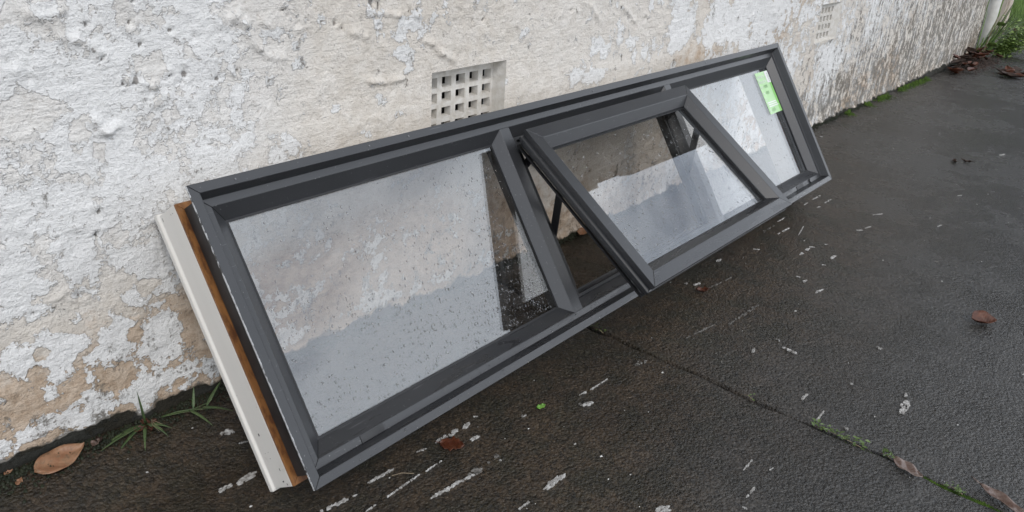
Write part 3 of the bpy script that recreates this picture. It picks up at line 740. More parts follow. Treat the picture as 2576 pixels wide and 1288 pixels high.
text('printed_word', 'Recycle', 1.766, H - 0.097, 0.016, M['paper'], lab, ty)
for ch, v in (('W', 0.113), ('H', 0.132), ('D', 0.150)): text('printed_letter', ch, 1.767, H - v, 0.012, M['paper'], lab, ty)
text('handwritten_width', '1900', 1.783, H - 0.1135, 0.0140, M['ink'], lab, ty, 0.03, 0.15)
text('handwritten_height', '400', 1.784, H - 0.1325, 0.0140, M['ink'], lab, ty, 0.03, 0.15)
for k in range(3):
    box('printed_line', 1.766 + 0.002 * k, 1.826 + 0.004 * k, ty - 0.0002, ty, H - 0.1585 - 0.006 * k, H - 0.1553 - 0.006 * k, M['paper'], lab)
text('printed_letter', '$', 1.767, H - 0.184, 0.013, M['paper'], lab, ty)
text('handwritten_price', '459-', 1.780, H - 0.186, 0.0155, M['ink'], lab, ty, 0.03, 0.15)
text('stock_number', '05950', 1.8395, H - 0.098, 0.0110, M['ink'], lab, ly - 0.0016, math.radians(90))

# ------------------------------------------------------------------ paint splashes on the driveway
rp = random.Random(11)
STREAKS=[(0.537,-0.337,0.591,-0.346,6),(0.623,-0.339,0.669,-0.342,5),(0.622,-0.381,0.687,-0.38,3),(0.664,-0.428,0.743,-0.438,6),(0.734,-0.435,0.807,-0.436,14),(0.76,-0.341,0.834,-0.346,9),(0.785,-0.378,0.831,-0.381,6),(0.463,-0.198,0.482,-0.199,7),(0.492,-0.203,0.525,-0.203,10),(0.532,-0.097,0.55,-0.102,6),(0.793,-0.538,0.841,-0.539,8),(0.58,-0.382,0.599,-0.381,3),(0.797,-0.54,0.843,-0.539,5),(0.734,-0.537,0.766,-0.538,3),(1.032,-0.43,1.071,-0.434,2),(1.011,-0.455,1.031,-0.46,9),(0.853,-0.338,0.858,-0.342,3),(0.869,-0.35,0.872,-0.353,2),(0.885,-0.378,0.894,-0.38,3),(0.911,-0.396,0.918,-0.399,5),(0.88,-0.415,0.887,-0.418,4),(0.876,-0.487,0.885,-0.49,3),(0.722,-0.338,0.739,-0.343,2),(0.69,-0.339,0.694,-0.34,3),(0.65,-0.323,0.654,-0.324,3),(0.796,-0.446,0.8,-0.448,2),(1.032,-0.348,1.037,-0.349,3),(0.496,-0.261,0.498,-0.262,2),(0.699,-0.381,0.733,-0.381,1),(1.469,-0.504,1.622,-0.51,6),(1.351,-0.468,1.446,-0.481,3),(1.402,-0.875,1.446,-0.874,13),(1.463,-0.866,1.517,-0.861,8),(1.399,-0.59,1.415,-0.588,5),(1.608,-0.769,1.608,-0.776,6),(1.673,-0.769,1.675,-0.775,3),(1.504,-0.77,1.506,-0.774,3),(1.431,-0.774,1.431,-0.779,4),(1.392,-0.779,1.394,-0.783,3),(1.289,-0.795,1.289,-0.801,4),(1.281,-0.816,1.28,-0.823,4),(1.584,-0.618,1.588,-0.623,3),(1.623,-0.559,1.628,-0.564,3),(1.636,-0.579,1.641,-0.583,3),(1.816,-0.511,1.817,-0.52,5),(1.797,-0.536,1.816,-0.537,4),(1.579,-0.338,1.584,-0.343,4),(1.046,-0.808,1.047,-0.813,4),(0.959,-0.723,0.965,-0.731,8),(0.873,-0.685,0.891,-0.696,12),(1.02,-0.815,1.024,-0.817,2),(0.874,-0.645,0.878,-0.646,2),(0.968,-0.775,0.97,-0.78,4),(0.992,-0.769,1.023,-0.769,3),(1.042,-0.749,1.051,-0.755,2),(1.079,-0.768,1.087,-0.77,2),(1.047,-0.738,1.085,-0.737,2),(1.465,-0.628,1.462,-0.654,6),(1.487,-0.603,1.485,-0.61,3),(1.101,-0.511,1.105,-0.515,3),(1.161,-0.482,1.172,-0.484,6),(1.041,-0.433,1.115,-0.436,2),(1.192,-0.446,1.217,-0.456,13),(1.008,-0.447,1.028,-0.459,14),(1.268,-0.772,1.304,-0.771,3),(1.314,-0.727,1.335,-0.728,5),(1.745,-0.335,1.766,-0.335,7),(1.588,-0.357,1.627,-0.37,6),(1.578,-0.388,1.689,-0.402,3),(1.453,-0.392,1.461,-0.397,4),(1.763,-0.578,1.791,-0.584,5),(1.988,-0.532,1.993,-0.54,5),(2.385,-0.328,2.459,-0.331,4),(2.382,-0.366,2.459,-0.368,4),(2.317,-0.329,2.348,-0.329,3),(2.329,-0.365,2.347,-0.368,3),(1.995,-0.334,2.108,-0.334,6),(2.039,-0.368,2.104,-0.371,5),(2.074,-0.411,2.15,-0.395,2),(1.95,-0.466,2.012,-0.467,7),(2.018,-0.464,2.026,-0.474,4),(2.235,-0.513,2.247,-0.524,6),(2.268,-0.525,2.306,-0.536,4),(2.397,-0.506,2.44,-0.528,2),(1.939,-0.337,1.945,-0.344,3),(1.893,-0.365,1.902,-0.378,3),(1.941,-0.377,1.946,-0.382,3),(1.986,-0.532,2.011,-0.535,7),(2.065,-0.486,2.072,-0.493,2),(2.324,-0.591,2.329,-0.595,3),(2.342,-0.611,2.347,-0.619,5),(2.508,-0.633,2.512,-0.637,2),(1.991,-0.593,1.995,-0.597,2),(2.001,-0.628,2.004,-0.631,2),(1.815,-0.511,1.819,-0.52,4),(1.802,-0.533,1.815,-0.537,3),(1.935,-0.516,1.939,-0.521,2),(1.929,-0.531,1.934,-0.538,3),(1.905,-0.51,1.911,-0.516,2),(2.087,-0.53,2.09,-0.537,2),(3.094,-0.08,3.099,-0.088,2),(2.844,-0.248,2.848,-0.259,2),(3.246,-0.337,3.25,-0.346,2),(3.44,-0.638,3.49,-0.651,5),(2.833,-0.708,2.837,-0.717,3),(2.745,-0.704,2.747,-0.713,3),(2.792,-0.643,2.809,-0.652,3),(2.452,-0.67,2.473,-0.675,3),(2.646,-0.708,2.65,-0.712,3),(2.174,-0.733,2.179,-0.741,2),(2.509,-0.773,2.513,-0.777,3),(2.409,-0.853,2.413,-0.857,3),(2.129,-0.329,2.169,-0.331,3),(2.431,-0.477,2.433,-0.482,2),(0.494,-0.2,0.527,-0.199,9),(0.461,-0.2,0.482,-0.201,4),(0.518,-0.047,0.526,-0.046,5),(0.53,-0.099,0.548,-0.105,6),(0.541,-0.13,0.553,-0.134,2),(0.411,-0.076,0.413,-0.078,1),(0.382,-0.026,0.384,-0.027,1),(0.405,-0.104,0.407,-0.105,1)]
def splash(ax, ay, bx, by, wmm):
    a = Vector((ax, ay)); b = Vector((bx, by)); L = (b - a).length; wd = max(wmm / 1000.0, 0.0022)
    dr = (b - a).normalized() if L > 1e-5 else Vector((1, 0)); nr = Vector((-dr.y, dr.x))
    worn = (L > 0.09 and wmm <= 6 or wmm >= 13) and not (1.39 < ax < 1.47 and ay < -0.8)
    out = []
    area = max(L, wd) * wd; cr_ = min(max(wd * 0.24, 0.0009), 0.0026)
    n_c = int(min(90, max(3, area / (cr_ * cr_) * (0.16 if worn else 0.42))))
    if L < 0.02: cr_ *= 0.75
    for k in range(n_c):
        t = rp.random(); q = rp.gauss(0, 0.30)
        if L > 0.03 and float(vnoise((a.x + t * L) * 70, a.y * 90, 3)) < -0.60 + 0.45 * t * t: continue
        edge = 1 - 0.55 * abs(2 * t - 1) ** 2
        c = a + dr * (t * L) + nr * (max(-0.5, min(0.5, q)) * wd * edge)
        r1 = cr_ * rp.uniform(0.45, 1.5); out.append((c, r1 * rp.uniform(1.0, 2.1), r1 * rp.uniform(0.6, 1.0)))
    V, F = [], []
    for c, ra, rb in out:
        n = 7; b0 = len(V); ph = rp.uniform(0, 9)
        pts = []
        for k in range(n):
            an = 2 * math.pi * k / n
            rr = 1 + rp.uniform(-0.38, 0.38)
            p = c + dr * (ra * rr * math.cos(an)) + nr * (rb * rr * math.sin(an)); pts.append(p)
        zm = float(gz(c.x, c.y)); zc = [zm] * n
        for p, z in zip(pts, zc): V.append((p.x, p.y, z - 0.0012))
        for p, z in zip(pts, zc):
            q = c + (p - c) * 0.9; V.append((q.x, q.y, z + 0.0016))
        V.append((c.x, c.y, zm + 0.0021))
        for k in range(n):
            k2 = (k + 1) % n
            F += [(b0 + k, b0 + k2, b0 + n + k2, b0 + n + k), (b0 + n + k, b0 + n + k2, b0 + 2 * n)]
    if not V: return None
    o = obj('paint_splash', V, F, M['splash_f'] if worn else M['splash'], driveway)
    return o
for q_, s_ in enumerate(STREAKS):
    if math.hypot(s_[2] - s_[0], s_[3] - s_[1]) < 0.012 and q_ % 3 != 1: continue
    splash(*s_)
# countless crumbs of white paint and grit
V, F = [], []
for i in range(240):
    x = 0.25 + 3.6 * rp.random() ** 1.5; y = -1.15 * rp.random() ** 0.8
    r = 0.0006 + 0.0017 * rp.random() ** 3; z = float(gz(x, y)) + 0.0015; b = len(V)
    for k in range(5):
        a = k * 1.2566 + rp.random(); V.append((x + r * 1.5 * math.cos(a), y + r * math.sin(a), z))
    V.append((x, y, z + r * 0.9)); F += [(b + k, b + (k + 1) % 5, b + 5) for k in range(5)]
o = obj('paint_crumbs', V, F, M['chip'], driveway); o['kind'] = 'stuff'

# ------------------------------------------------------------------ leaves
def leaf_mesh(name, L, Wd, mat, fold=0.25, bend=0.3, curl=0.2, tip=1.0, wav=0.0015, seed=0, jag=0.0, stalk=True):
    r_ = random.Random(seed); nu, nv = 14, 8
    V, F = [], []
    for i in range(nu + 1):
        u = i / nu
        wdt = Wd * 0.5 * (math.sin(math.pi * u ** (0.8 * tip)) ** 0.75 if 0 < u < 1 else 0.0)
        wdt *= 1 + jag * r_.uniform(-1, 1)
        for j in range(nv + 1):
            v = j / nv * 2 - 1
            x = (u - 0.5) * L; y = v * wdt
            z = fold * abs(y) + bend * (x * x) / L * 2 + curl * (v * v) * wdt * (0.4 + u) + wav * math.sin(u * 13 + v * 4 + seed)
            V.append((x, y, z))
    w1 = nv + 1
    F = [(i * w1 + j, (i + 1) * w1 + j, (i + 1) * w1 + j + 1, i * w1 + j + 1) for i in range(nu) for j in range(nv)]
    if stalk:
        b = len(V); k = 0.0007
        z0 = bend * (0.25 * L) * 2
        for (x, dz) in ((-0.5 * L + 0.002, 0.0), (-0.5 * L - 0.18 * L, 0.002)):
            for a in range(4): V.append((x, k * math.cos(a * 1.5708), z0 + dz + k * math.sin(a * 1.5708)))
        F += [(b + a, b + (a + 1) % 4, b + 4 + (a + 1) % 4, b + 4 + a) for a in range(4)]
    zmin = min(v[2] for v in V); V = [(x, y, z - zmin) for x, y, z in V]
    o = obj(name, V, F, mat, smooth=True)
    m = o.modifiers.new('thick', 'SOLIDIFY'); m.thickness = 0.0005; m.offset = 0
    return o
def put(o, x, y, rz=0, rx=0, ry=0, dz=0.0015):
    o.location = (x, y, float(gz(x, y)) + dz); o.rotation_euler = (rx, ry, rz); return o

tag(put(leaf_mesh('fallen_leaf', 0.076, 0.040, M['leaf_tan'], 0.10, 0.15, 0.15, 1.0, seed=1, stalk=False), 0.322, -0.030, math.radians(12), math.radians(16), 0, 0.004),
    'large tan dry leaf lying at the foot of the wall left of the grass', 'leaf', 'fallen leaves')
tag(put(leaf_mesh('fallen_leaf', 0.056, 0.044, M['leaf_brown'], 0.55, 0.35, 0.3, 1.0, seed=2, stalk=False), 1.893, -0.905, math.radians(-50), math.radians(10)),
    'curled brown leaf alone on the glossy asphalt at the right', 'leaf', 'fallen leaves')
tag(put(leaf_mesh('fallen_leaf', 0.040, 0.034, M['leaf_wet'], 0.05, 0.05, 0.1, 1.1, seed=3, jag=0.25), 0.772, -0.366, math.radians(-55)),
    'flat wet rust brown leaf on the white paint streaks before the sill', 'leaf', 'fallen leaves')
tag(put(leaf_mesh('fallen_leaf', 0.056, 0.026, M['leaf_grey'], 0.12, 0.1, 0.1, 1.0, seed=4), 1.236, -0.932, math.radians(-112), dz=0.003),
    'grey brown pointed leaf lying across the mossy joint', 'leaf', 'fallen leaves')
tag(put(leaf_mesh('fallen_leaf', 0.085, 0.022, M['leaf_grey'], 0.3, 0.08, 0.3, 1.0, seed=5), 1.258, -1.068, math.radians(-115)),
    'curled grey leaf beside the moss in the lower right corner', 'leaf', 'fallen leaves')
tag(put(leaf_mesh('fallen_leaf', 0.018, 0.011, M['green'], 0.2, 0.2, 0.2, 1.0, seed=6, jag=0.3, stalk=False), 0.953, -0.405, math.radians(-15)),
    'small bright green leaf scrap on the dark asphalt', 'leaf', 'fallen leaves')
tag(put(leaf_mesh('fallen_leaf', 0.05, 0.028, M['leaf_tan'], 0.4, 0.3, 0.3, 1.0, seed=7), 1.60, -0.030, math.radians(20), dz=0.004),
    'small brown leaf against the wall seen through the open sash gap', 'leaf', 'fallen leaves')
tag(put(leaf_mesh('leaf_scrap', 0.014, 0.008, M['leaf_tan'], 0.3, 0.3, 0.2, seed=8, jag=0.3, stalk=False), 0.266, -0.036, 0.8),
    'torn tan leaf scrap in the lower left corner below the tan leaf', 'leaf', 'leaf scraps')
tag(put(leaf_mesh('leaf_scrap', 0.012, 0.007, M['leaf_tan'], 0.3, 0.3, 0.2, seed=9, jag=0.3, stalk=False), 0.262, -0.012, 0.2),
    'tiny tan leaf scrap nearest the left edge', 'leaf', 'leaf scraps')
for k, (x, y, l_) in enumerate(((0.374, -0.026, 0.016), (0.380, -0.022, 0.013))):
    tag(put(leaf_mesh('leaf_scrap', l_, 0.011, M['leaf_dark'] if k else M['leaf_grey'], 0.5, 0.3, 0.4, seed=10 + k, jag=0.2, stalk=False), x, y, 0.5 + k),
        ['grey curled leaf scrap between the tan leaf and the grass', 'dark curled leaf scrap touching the grey scrap by the grass'][k], 'leaf', 'leaf scraps')
for k, (x, y) in enumerate(((0.436, -0.03), (0.447, -0.036), (0.458, -0.03), (0.452, -0.022))):
    tag(put(leaf_mesh('leaf_scrap', 0.017, 0.010, [M['leaf_wet'], M['leaf_brown']][k % 2], 0.4, 0.3, 0.4, seed=14 + k, jag=0.2, stalk=False), x, y, k * 1.7, 0.3),
        'small rust brown leaf caught in the roots of the grass tuft', 'leaf', 'leaves caught in the grass tuft')
for k, (x, y) in enumerate(((3.20, -0.537), (3.235, -0.568), (1.568, -0.388))):
    tag(put(leaf_mesh('leaf_scrap', 0.04 if k < 2 else 0.03, 0.018, M['leaf_dark'] if k < 2 else M['leaf_wet'], 0.3, 0.4, 0.3, seed=20 + k, jag=0.25), x, y, 0.4 + k),
        ['dark rotten leaf scrap far out on the asphalt, nearer of two', 'dark rotten leaf scrap far out on the asphalt, farther of two', 'rotten red brown leaf scrap under the open sash'][k], 'leaf', 'leaf scraps')
# the drift of leaves at the far end of the wall
dr_ = random.Random(9)
for k in range(48):
    t = dr_.random()
    if k < 32: x, y = dr_.uniform(5.1, 5.8), -0.03 - dr_.random() * 0.15
    else: x, y = dr_.uniform(5.2, 5.5), -0.16 - 0.45 * dr_.random()
    l_ = dr_.uniform(0.05, 0.10)
    o = leaf_mesh('drift_leaf', l_, l_ * dr_.uniform(0.45, 0.65), M[dr_.choice(['leaf_brown', 'leaf_wet', 'leaf_dark', 'leaf_dark', 'leaf_dark', 'leaf_wet'])], dr_.uniform(.2, .7), dr_.uniform(.1, .5), .3, seed=30 + k)
    put(o, x, y, dr_.uniform(0, 6.28), dr_.uniform(-.5, .5), dr_.uniform(-.4, .4), 0.004 + (0.07 * dr_.random() if k < 32 else 0.002))
    tag(o, 'brown leaf in the drift of rotting leaves at the far end of the wall', 'leaf', 'drift of leaves by the downpipe')
# rotted leaf mould heaped under the drift
pts = []
for i in range(1600):
    x = dr_.gauss(5.62, 0.16); y = -0.02 - abs(dr_.gauss(0, 0.07)); hh = 0.055 * math.exp(-((x - 5.66) / 0.17) ** 2 - ((y + 0.03) / 0.06) ** 2)
    if x < 6.0: pts.append((x, y, hh))
V, F = [], []
for (x, y, hh) in pts:
    b = len(V); r = dr_.uniform(.008, .018); zb = float(gz(x, y))
    for k in range(5):
        a = k * 1.2566 + dr_.random(); V.append((x + r * math.cos(a), y + r * math.sin(a), zb + hh * dr_.uniform(.5, 1) - 0.003))
    V.append((x, y, zb + hh + r * dr_.uniform(.1, .5))); F += [(b + k, b + (k + 1) % 5, b + 5) for k in range(5)]
tag(obj('leaf_mould', V, F, M['leaf_dark']), 'dark rotted leaf mould heaped at the far foot of the wall', 'leaf mould', kind='stuff')
# twig
def tube(path, r, n=5, taper=1.0):
    V, F = [], []
    for i, p in enumerate(path):
        p = Vector(p); q = Vector(path[min(i + 1, len(path) - 1)]) - Vector(path[max(i - 1, 0)]); q.normalize()
        s1 = q.cross(Vector((0, 0, 1))); s1 = s1.normalized() if s1.length > 1e-4 else Vector((1, 0, 0)); s2 = q.cross(s1)
        rr = r * (1 + (taper - 1) * i / (len(path) - 1))
        for k in range(n):
            a = 2 * math.pi * k / n; V.append(p + s1 * rr * math.cos(a) + s2 * rr * math.sin(a))
    for i in range(len(path) - 1):
        for k in range(n): F.append((i * n + k, i * n + (k + 1) % n, (i + 1) * n + (k + 1) % n, (i + 1) * n + k))
    F += [tuple(range(n - 1, -1, -1)), tuple(range(len(V) - n, len(V)))]
    return V, F
V, F = tube([(0.655, -0.354, 0.003), (0.668, -0.362, 0.005), (0.681, -0.374, 0.003)], 0.0009)
tag(obj('twig', V, F, M['stem']), 'thin pale twig on the asphalt in front of the sill corner', 'twig')

# ------------------------------------------------------------------ weeds
def blade(name, p, dirv, L, wd, droop, mat, parent, n=9):
    p = Vector(p); dv = Vector(dirv).normalized(); side = dv.cross(Vector((0, 0, 1))); side = side.normalized() if side.length > 1e-3 else Vector((1, 0, 0))
    V, F = [], []
    for i in range(n + 1):
        u = i / n; c = p + dv * (L * u) + Vector((0, 0, -droop * L * u * u)); hw = wd / 2 * (min(1, u * 4 + 0.3)) * (1 - u ** 2.5)
        V += [c - side * hw, c + Vector((0, 0, -hw * 0.35)), c + side * hw]
    F = []
    for i in range(n):
        a = i * 3; F += [(a, a + 1, a + 4, a + 3), (a + 1, a + 2, a + 5, a + 4)]
    o = obj(name, V, F, mat, parent, smooth=True)
    m = o.modifiers.new('thick', 'SOLIDIFY'); m.thickness = 0.0004
    return o
def stem(parent, path, r, mat=None, name='stem'):
    V, F = tube(path, r, 5, 0.5); return obj(name, V, F, mat or M['stem'], parent, smooth=True)
g = empty('grass_tuft', (0.450, -0.024, float(gz(0.45, -0.024))))
tag(g, 'green grass tuft growing from the foot of the wall left of the window', 'grass')
for (dx, dy, dz_, L, wd, dp) in ((-.10, -.05, 1.0, .052, .006, .02), (-.2, -.5, .65, .03, .006, .2), (-1, -.1, .30, .062, .0065, .22), (-1, -.3, .22, .066, .007, .18), (-.9, -.45, .15, .058, .006, .2), (-.55, -1, .18, .045, .006, .28), (.6, -1, .22, .034, .006, .3), (.25, -.8, .25, .036, .006, .35), (-.1, -.6, .35, .030, .005, .2)):
    blade('blade', (0.002 * dx, 0, 0.004), (dx, dy, dz_), L * 1.25, wd * 0.85, dp * random.uniform(0.7, 2.2), M['blade'], g)
stem(g, [(0, 0, 0.002), (-0.02, -0.006, 0.006), (-0.035, -0.01, 0.008)], 0.0009)
for e in ((.022, -.03, .001), (.012, -.028, .001), (.006, -.03, .001)): stem(g, [(0.008, -0.002, 0.008), (e[0] * .6, e[1] * .5, 0.006), e], 0.0006, None, 'root')
g = empty('grass_runner', (0.474, -0.026, float(gz(0.474, -0.026))))
tag(g, 'trailing green grass runner spreading toward the white window jamb', 'grass')
stem(g, [(0, 0, 0.004), (0.02, -0.012, 0.011), (0.04, -0.026, 0.013), (0.062, -0.034, 0.018)], 0.0009, M['blade'])
for (px, py, pz, dx, dy, dz_, L, wd, dp) in ((.0, .0, .006, .9, -.5, .18, .045, .006, .15), (.03, -.02, .012, .25, -1, .05, .040, .0055, .3), (.05, -.03, .015, .8, .35, .55, .040, .006, .1), (.045, -.028, .014, .9, -.75, .02, .038, .006, .25), (.035, -.022, .013, .35, .45, .75, .032, .005, .1), (.02, -.012, .011, 1, -.6, .05, .048, .003, .12)):
    blade('blade', (px * 1.15, py * 1.15, pz), (dx, dy, dz_), L * 1.2, wd * 0.95, dp, M['blade'], g)

def leaflets(name, centers, size, mat, parent, rr, up=0.3):
    V, F = [], []
    for c in centers:
        c = Vector(c); a = rr.uniform(0, 6.28); L = size * rr.uniform(0.6, 1.3); wd = L * rr.uniform(0.4, 0.65)
        dv = Vector((math.cos(a), math.sin(a), rr.uniform(-up, up + .3))).normalized(); sd = dv.cross(Vector((rr.uniform(-.4, .4), rr.uniform(-.4, .4), 1))).normalized(); nn = sd.cross(dv)
        b = len(V)
        V += [c, c + dv * L * .35 + sd * wd * .5 + nn * L * .08, c + dv * L * .75 + sd * wd * .35 + nn * L * .06, c + dv * L, c + dv * L * .75 - sd * wd * .35 + nn * L * .06, c + dv * L * .35 - sd * wd * .5 + nn * L * .08, c + dv * L * .5 - nn * L * 0.03]
        F += [(b, b + 1, b + 6), (b + 1, b + 2, b + 6), (b + 2, b + 3, b + 6), (b + 3, b + 4, b + 6), (b + 4, b + 5, b + 6), (b + 5, b, b + 6)]
    o = obj(name, V, F, mat, parent, smooth=False); o['kind'] = 'stuff'
    return o
rw = random.Random(21)
def joint_weed(y0, y1, n, size, label, hgt=0.012):
    ym = (y0 + y1) / 2; x_ = float(joint_x(ym)); root = empty('joint_weed', (x_, ym, 0.0))
    tag(root, label, 'weed', 'weeds in the driveway joint')
    cs = []
    for i in range(n):
        y = rw.uniform(y0, y1); cs.append((float(joint_x(y)) - x_ + rw.gauss(0, .004), y - ym, rw.uniform(0.0, hgt)))
    leaflets('foliage', cs, size, M['joint'], root, rw, 0.25)
    stem(root, [(0, y0 - ym, 0.0), (0.001, 0, 0.004), (0, y1 - ym, 0.002)], 0.0008)
joint_weed(-0.86, -0.775, 60, 0.0085, 'long row of small round leaved weeds in the joint')
joint_weed(-0.905, -0.885, 14, 0.010, 'single small weed rosette just above the leaf on the joint')
joint_weed(-0.335, -0.31, 9, 0.006, 'tiny weed in the joint right under the window sill')
joint_weed(-0.665, -0.64, 6, 0.006, 'sparse tiny weed halfway along the bare joint')
joint_weed(-1.015, -0.985, 22, 0.006, 'bright green weed tuft rising from the moss in the joint')
# moss: cushions of tiny spikes
def moss(name, pts, mat, parent, hmax, rr):
    V, F = [], []
    for (x, y, z, r) in pts:
        b = len(V); h = r * rr.uniform(0.6, 1.2) * hmax
        for k in range(5):
            a = k * 1.2566 + rr.random(); V.append((x + r * math.cos(a), y + r * math.sin(a), z - 0.001))
        V.append((x + rr.uniform(-r, r) * .5, y + rr.uniform(-r, r) * .5, z + h)); F += [(b + k, b + (k + 1) % 5, b + 5) for k in range(5)]
    o = obj(name, V, F, mat, parent, smooth=True); o['kind'] = 'stuff'
    return o
pts = []
for i in range(1500):
    y = rw.uniform(-1.10, -0.94); x = float(joint_x(y)) + rw.gauss(0, 0.0035); pts.append((x, y, -0.004, rw.uniform(.0008, .002)))
for i in range(500):
    y = rw.uniform(-0.94, -0.75); x = float(joint_x(y)) + rw.gauss(0, 0.002); pts.append((x, y, -0.006, rw.uniform(.0008, .0016)))
mo = moss('joint_moss', pts, M['moss'], None, 1.6, rw); tag(mo, 'green moss filling the lower end of the driveway joint', 'moss', kind='stuff')
pts = []
for cxm, rr_ in ((3.80, .03), (3.98, .06), (4.05, .05), (4.30, .05), (4.40, .05), (4.52, .05), (4.62, .05), (4.74, .05), (3.55, .02), (2.9, .015)):
    for i in range(150):
        x = rw.gauss(cxm, rr_ * .6); y = -0.022 - abs(rw.gauss(0, 0.014)); pts.append((x, y, float(gz(x, y)) + 0.016 * math.exp(-((y + .022) / .015) ** 2) * rw.random(), rw.uniform(.0015, .0042)))
mo = moss('wall_moss', pts, M['moss'], None, 1.3, rw); tag(mo, 'bright green moss cushions along the foot of the far wall', 'moss', kind='stuff')
pts = []
for i in range(5200):
    x = 0.22 + 3.6 * rw.random() ** 1.25; y = -0.010 - abs(rw.gauss(0, 0.010)) * (1.7 if x < 0.6 else 1); pts.append((x, y, float(gz(x, y)) + 0.004 * rw.random(), rw.uniform(.0012, .0036)))
mo = moss('wall_slime', pts, M['moss_dark'], None, 1.2, rw); tag(mo, 'dark damp algae and grit along the foot of the wall', 'algae', kind='stuff')

# ------------------------------------------------------------------ far right: downpipe, post, plants, lawn
def pipe(name, x, y, r, z0, z1, mat, parent=None, n=20):
    V, F = [], []
    for z in (z0, z1):
        for k in range(n): V.append((x + r * math.cos(2 * math.pi * k / n), y + r * math.sin(2 * math.pi * k / n), z))
    F = [(k, (k + 1) % n, n + (k + 1) % n, n + k) for k in range(n)] + [tuple(range(n - 1, -1, -1)), tuple(range(n, 2 * n))]
    return obj(name, V, F, mat, parent, smooth=False)
dp = empty('downpipe', (5.975, -0.03, 0)); tag(dp, 'white plastic downpipe standing at the far end of the wall', 'pipe')
p_ = pipe('pipe', 0, 0, 0.034, 0.0, 2.58, M['pvc'], dp); bevel(p_, 0.002)
pipe('pipe_socket', 0, 0, 0.039, 1.1, 1.2, M['pvc'], dp)
box('pipe_bracket', -0.05, 0.045, -0.046, 0.06, 0.85, 0.88, M['pvc'], dp)
po = empty('fence_post', (7.66, 0.20, 0)); tag(po, 'pale weathered post beyond the downpipe', 'post')
bevel(box('post', -0.055, 0.055, -0.05, 0.05, -0.03, 1.3, M['post'], po), 0.004)
box('post_batten', -0.075, -0.057, -0.03, 0.03, -0.03, 1.28, M['post'], po)
box('post_cap', -0.07, 0.07, -0.065, 0.065, 1.302, 1.33, M['post'], po)
# lawn beyond
lx = np.concatenate([np.arange(7.9, 10.5, 0.1), np.arange(10.5, 80, 3.0)]); ly_ = np.concatenate([np.arange(-0.02, 2.5, 0.1), np.arange(2.5, 80, 3.0)])
LX, LY = np.meshgrid(lx, ly_); LZ = 0.03 + 0.02 * fbm(LX * 2, LY * 2, 3, 61)
LZ = np.where((LX < 7.95) | (LY < 0.02), -0.02, LZ)
ny, nx = LX.shape; idx = np.arange(nx * ny).reshape(ny, nx)
lawn = obj('lawn', np.stack([LX, LY, LZ], -1).reshape(-1, 3).tolist(), np.stack([idx[:-1, :-1], idx[:-1, 1:], idx[1:, 1:], idx[1:, :-1]], -1).reshape(-1, 4).tolist(), M['lawn'], smooth=True)
tag(lawn, 'green lawn beyond the end of the driveway', 'lawn', kind='structure')
V, F = [], []
for i in range(9000):
    x = rw.uniform(7.95, 10.8); y = rw.uniform(0.03, 1.9); h = rw.uniform(0.05, 0.13); a = rw.uniform(0, 6.28); b = len(V); c, s_ = math.cos(a), math.sin(a)
    l1 = rw.uniform(-.04, .04); l2 = rw.uniform(-.04, .04)
    V += [(x - .003 * c, y - .003 * s_, .03), (x + .003 * c, y + .003 * s_, .03), (x + l1 * .5 + .002 * c, y + l2 * .5 + .002 * s_, .03 + h * .6), (x + l1, y + l2, .03 + h)]
    F += [(b, b + 1, b + 2), (b, b + 2, b + 3)]
gr = obj('lawn_grass', V, F, M['weed']); tag(gr, 'mown grass blades covering the lawn beyond the post', 'grass', kind='stuff')
lit = random.Random(4)
for k in range(24):
    x, y = lit.uniform(7.45, 8.25), lit.uniform(-0.06, 0.10); l_ = lit.uniform(.05, .1)
    o = leaf_mesh('litter_leaf', l_, l_ * .55, M[lit.choice(['leaf_brown', 'leaf_tan', 'leaf_grey', 'leaf_dark'])], .4, .3, .3, seed=90 + k)
    put(o, x, y, lit.uniform(0, 6), lit.uniform(-.4, .4), 0, 0.008)
    tag(o, 'dry leaf littering the edge of the lawn by the post', 'leaf', 'leaf litter by the lawn')
tag(bevel(box('kerb_stone', 7.35, 7.62, -0.09, -0.045, -0.03, 0.02, M['pvc']), 0.006), 'short white edging strip at the lawn corner', 'edging')
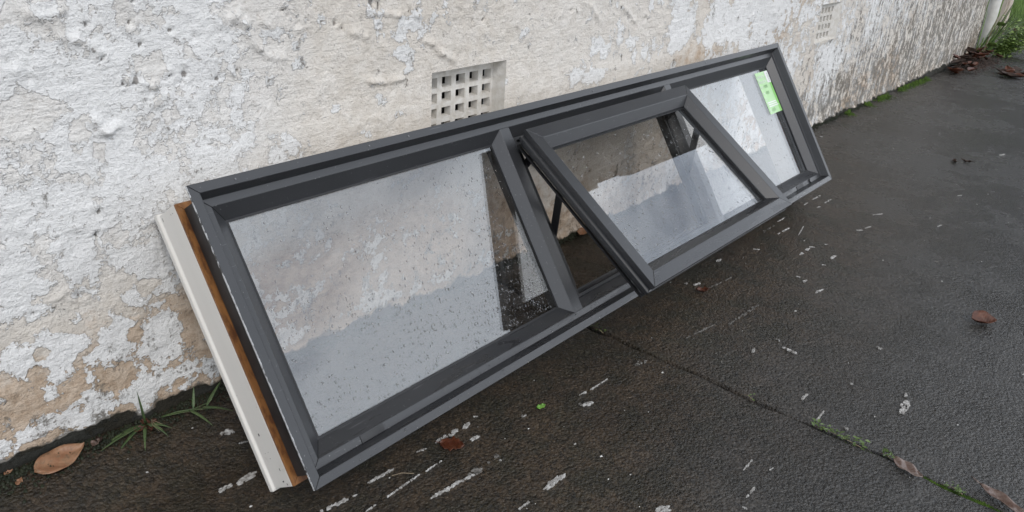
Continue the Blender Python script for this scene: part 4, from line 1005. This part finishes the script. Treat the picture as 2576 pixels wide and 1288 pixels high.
# unseen hedge, added so the far wet ground reflects something dark
hd = empty('unseen_hedge', (10.6, 0, 0)); tag(hd, 'unseen dark green hedge added beyond the lawn to darken reflections in the driveway', 'hedge', kind='thing')
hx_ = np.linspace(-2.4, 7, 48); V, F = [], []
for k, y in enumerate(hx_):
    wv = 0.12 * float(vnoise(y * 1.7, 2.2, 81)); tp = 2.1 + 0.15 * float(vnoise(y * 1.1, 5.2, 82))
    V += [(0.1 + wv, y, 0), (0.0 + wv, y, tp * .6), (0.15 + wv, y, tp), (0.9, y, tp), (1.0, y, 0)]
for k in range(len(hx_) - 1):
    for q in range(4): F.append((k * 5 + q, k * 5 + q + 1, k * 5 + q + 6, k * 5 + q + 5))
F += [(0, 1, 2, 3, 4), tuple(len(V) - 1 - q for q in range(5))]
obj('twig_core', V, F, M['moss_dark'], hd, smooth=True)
cs = []
for i in range(7000):
    y = rw.uniform(-2.45, 7.0); z = rw.uniform(0.03, 2.2); cs.append((rw.gauss(0.03, 0.06) + (0.45 * rw.random() if z > 2.0 else 0), y, z))
leaflets('foliage', cs, 0.09, M['hedge'], hd, rw)
# the weedy plant round the downpipe
pl = empty('leafy_weed', (6.03, -0.12, 0)); tag(pl, 'bushy green weed with feathery leaves in front of the downpipe', 'plant')
stems = []
for i in range(16):
    a = rw.uniform(-2.2, 0.6); rr_ = rw.uniform(.03, .24); h = rw.uniform(.05, .22)
    top = (rr_ * math.cos(a) * 1.1 + .03, rr_ * math.sin(a) - .02, h); stems.append(top)
    stem(pl, [(rw.uniform(-.05, .05), rw.uniform(-.05, .03), 0), (top[0] * .4, top[1] * .4, h * .6), top], 0.0035, M['weed'])
cs = []
for t in stems:
    for k in range(110):
        u = rw.uniform(0.15, 1.05); cs.append((t[0] * u * (0.4 + .6 * u) + rw.gauss(0, .028), t[1] * u * (0.4 + .6 * u) + rw.gauss(0, .028), t[2] * u + rw.gauss(0, .02)))
leaflets('foliage', cs, 0.024, M['feather'], pl, rw)
pg = empty('tall_grass', (5.85, -0.06, 0)); tag(pg, 'tall arching grass between the mouldy, shade-painted wall end and the downpipe', 'grass')
for i in range(34):
    a = rw.uniform(-2.9, 0.2); e = rw.uniform(1.4, 4.5)
    blade('blade', (rw.uniform(-.16, .22), rw.uniform(-.03, .03), 0), (math.cos(a), math.sin(a), e), rw.uniform(.2, .52), rw.uniform(.007, .012), rw.uniform(.1, .45), M['weed'] if i % 3 else M['blade'], pg)
rb = empty('round_leaf_weed', (5.66, -0.09, 0)); tag(rb, 'dark stemmed weed with two round leaves before the downpipe', 'plant')
stem(rb, [(0, 0, 0), (0.02, -.01, .12), (0.06, -.02, .26)], 0.004)
for (x, y, z, l_) in ((0.02, -.04, .10, .07), (0.05, -.05, .22, .06)):
    o = leaf_mesh('leaf', l_, l_ * .85, M['weed'], .1, .1, .1, seed=int(z * 100)); o.parent = rb; o.location = (x, y, z); o.rotation_euler = (.5, .3, 1)
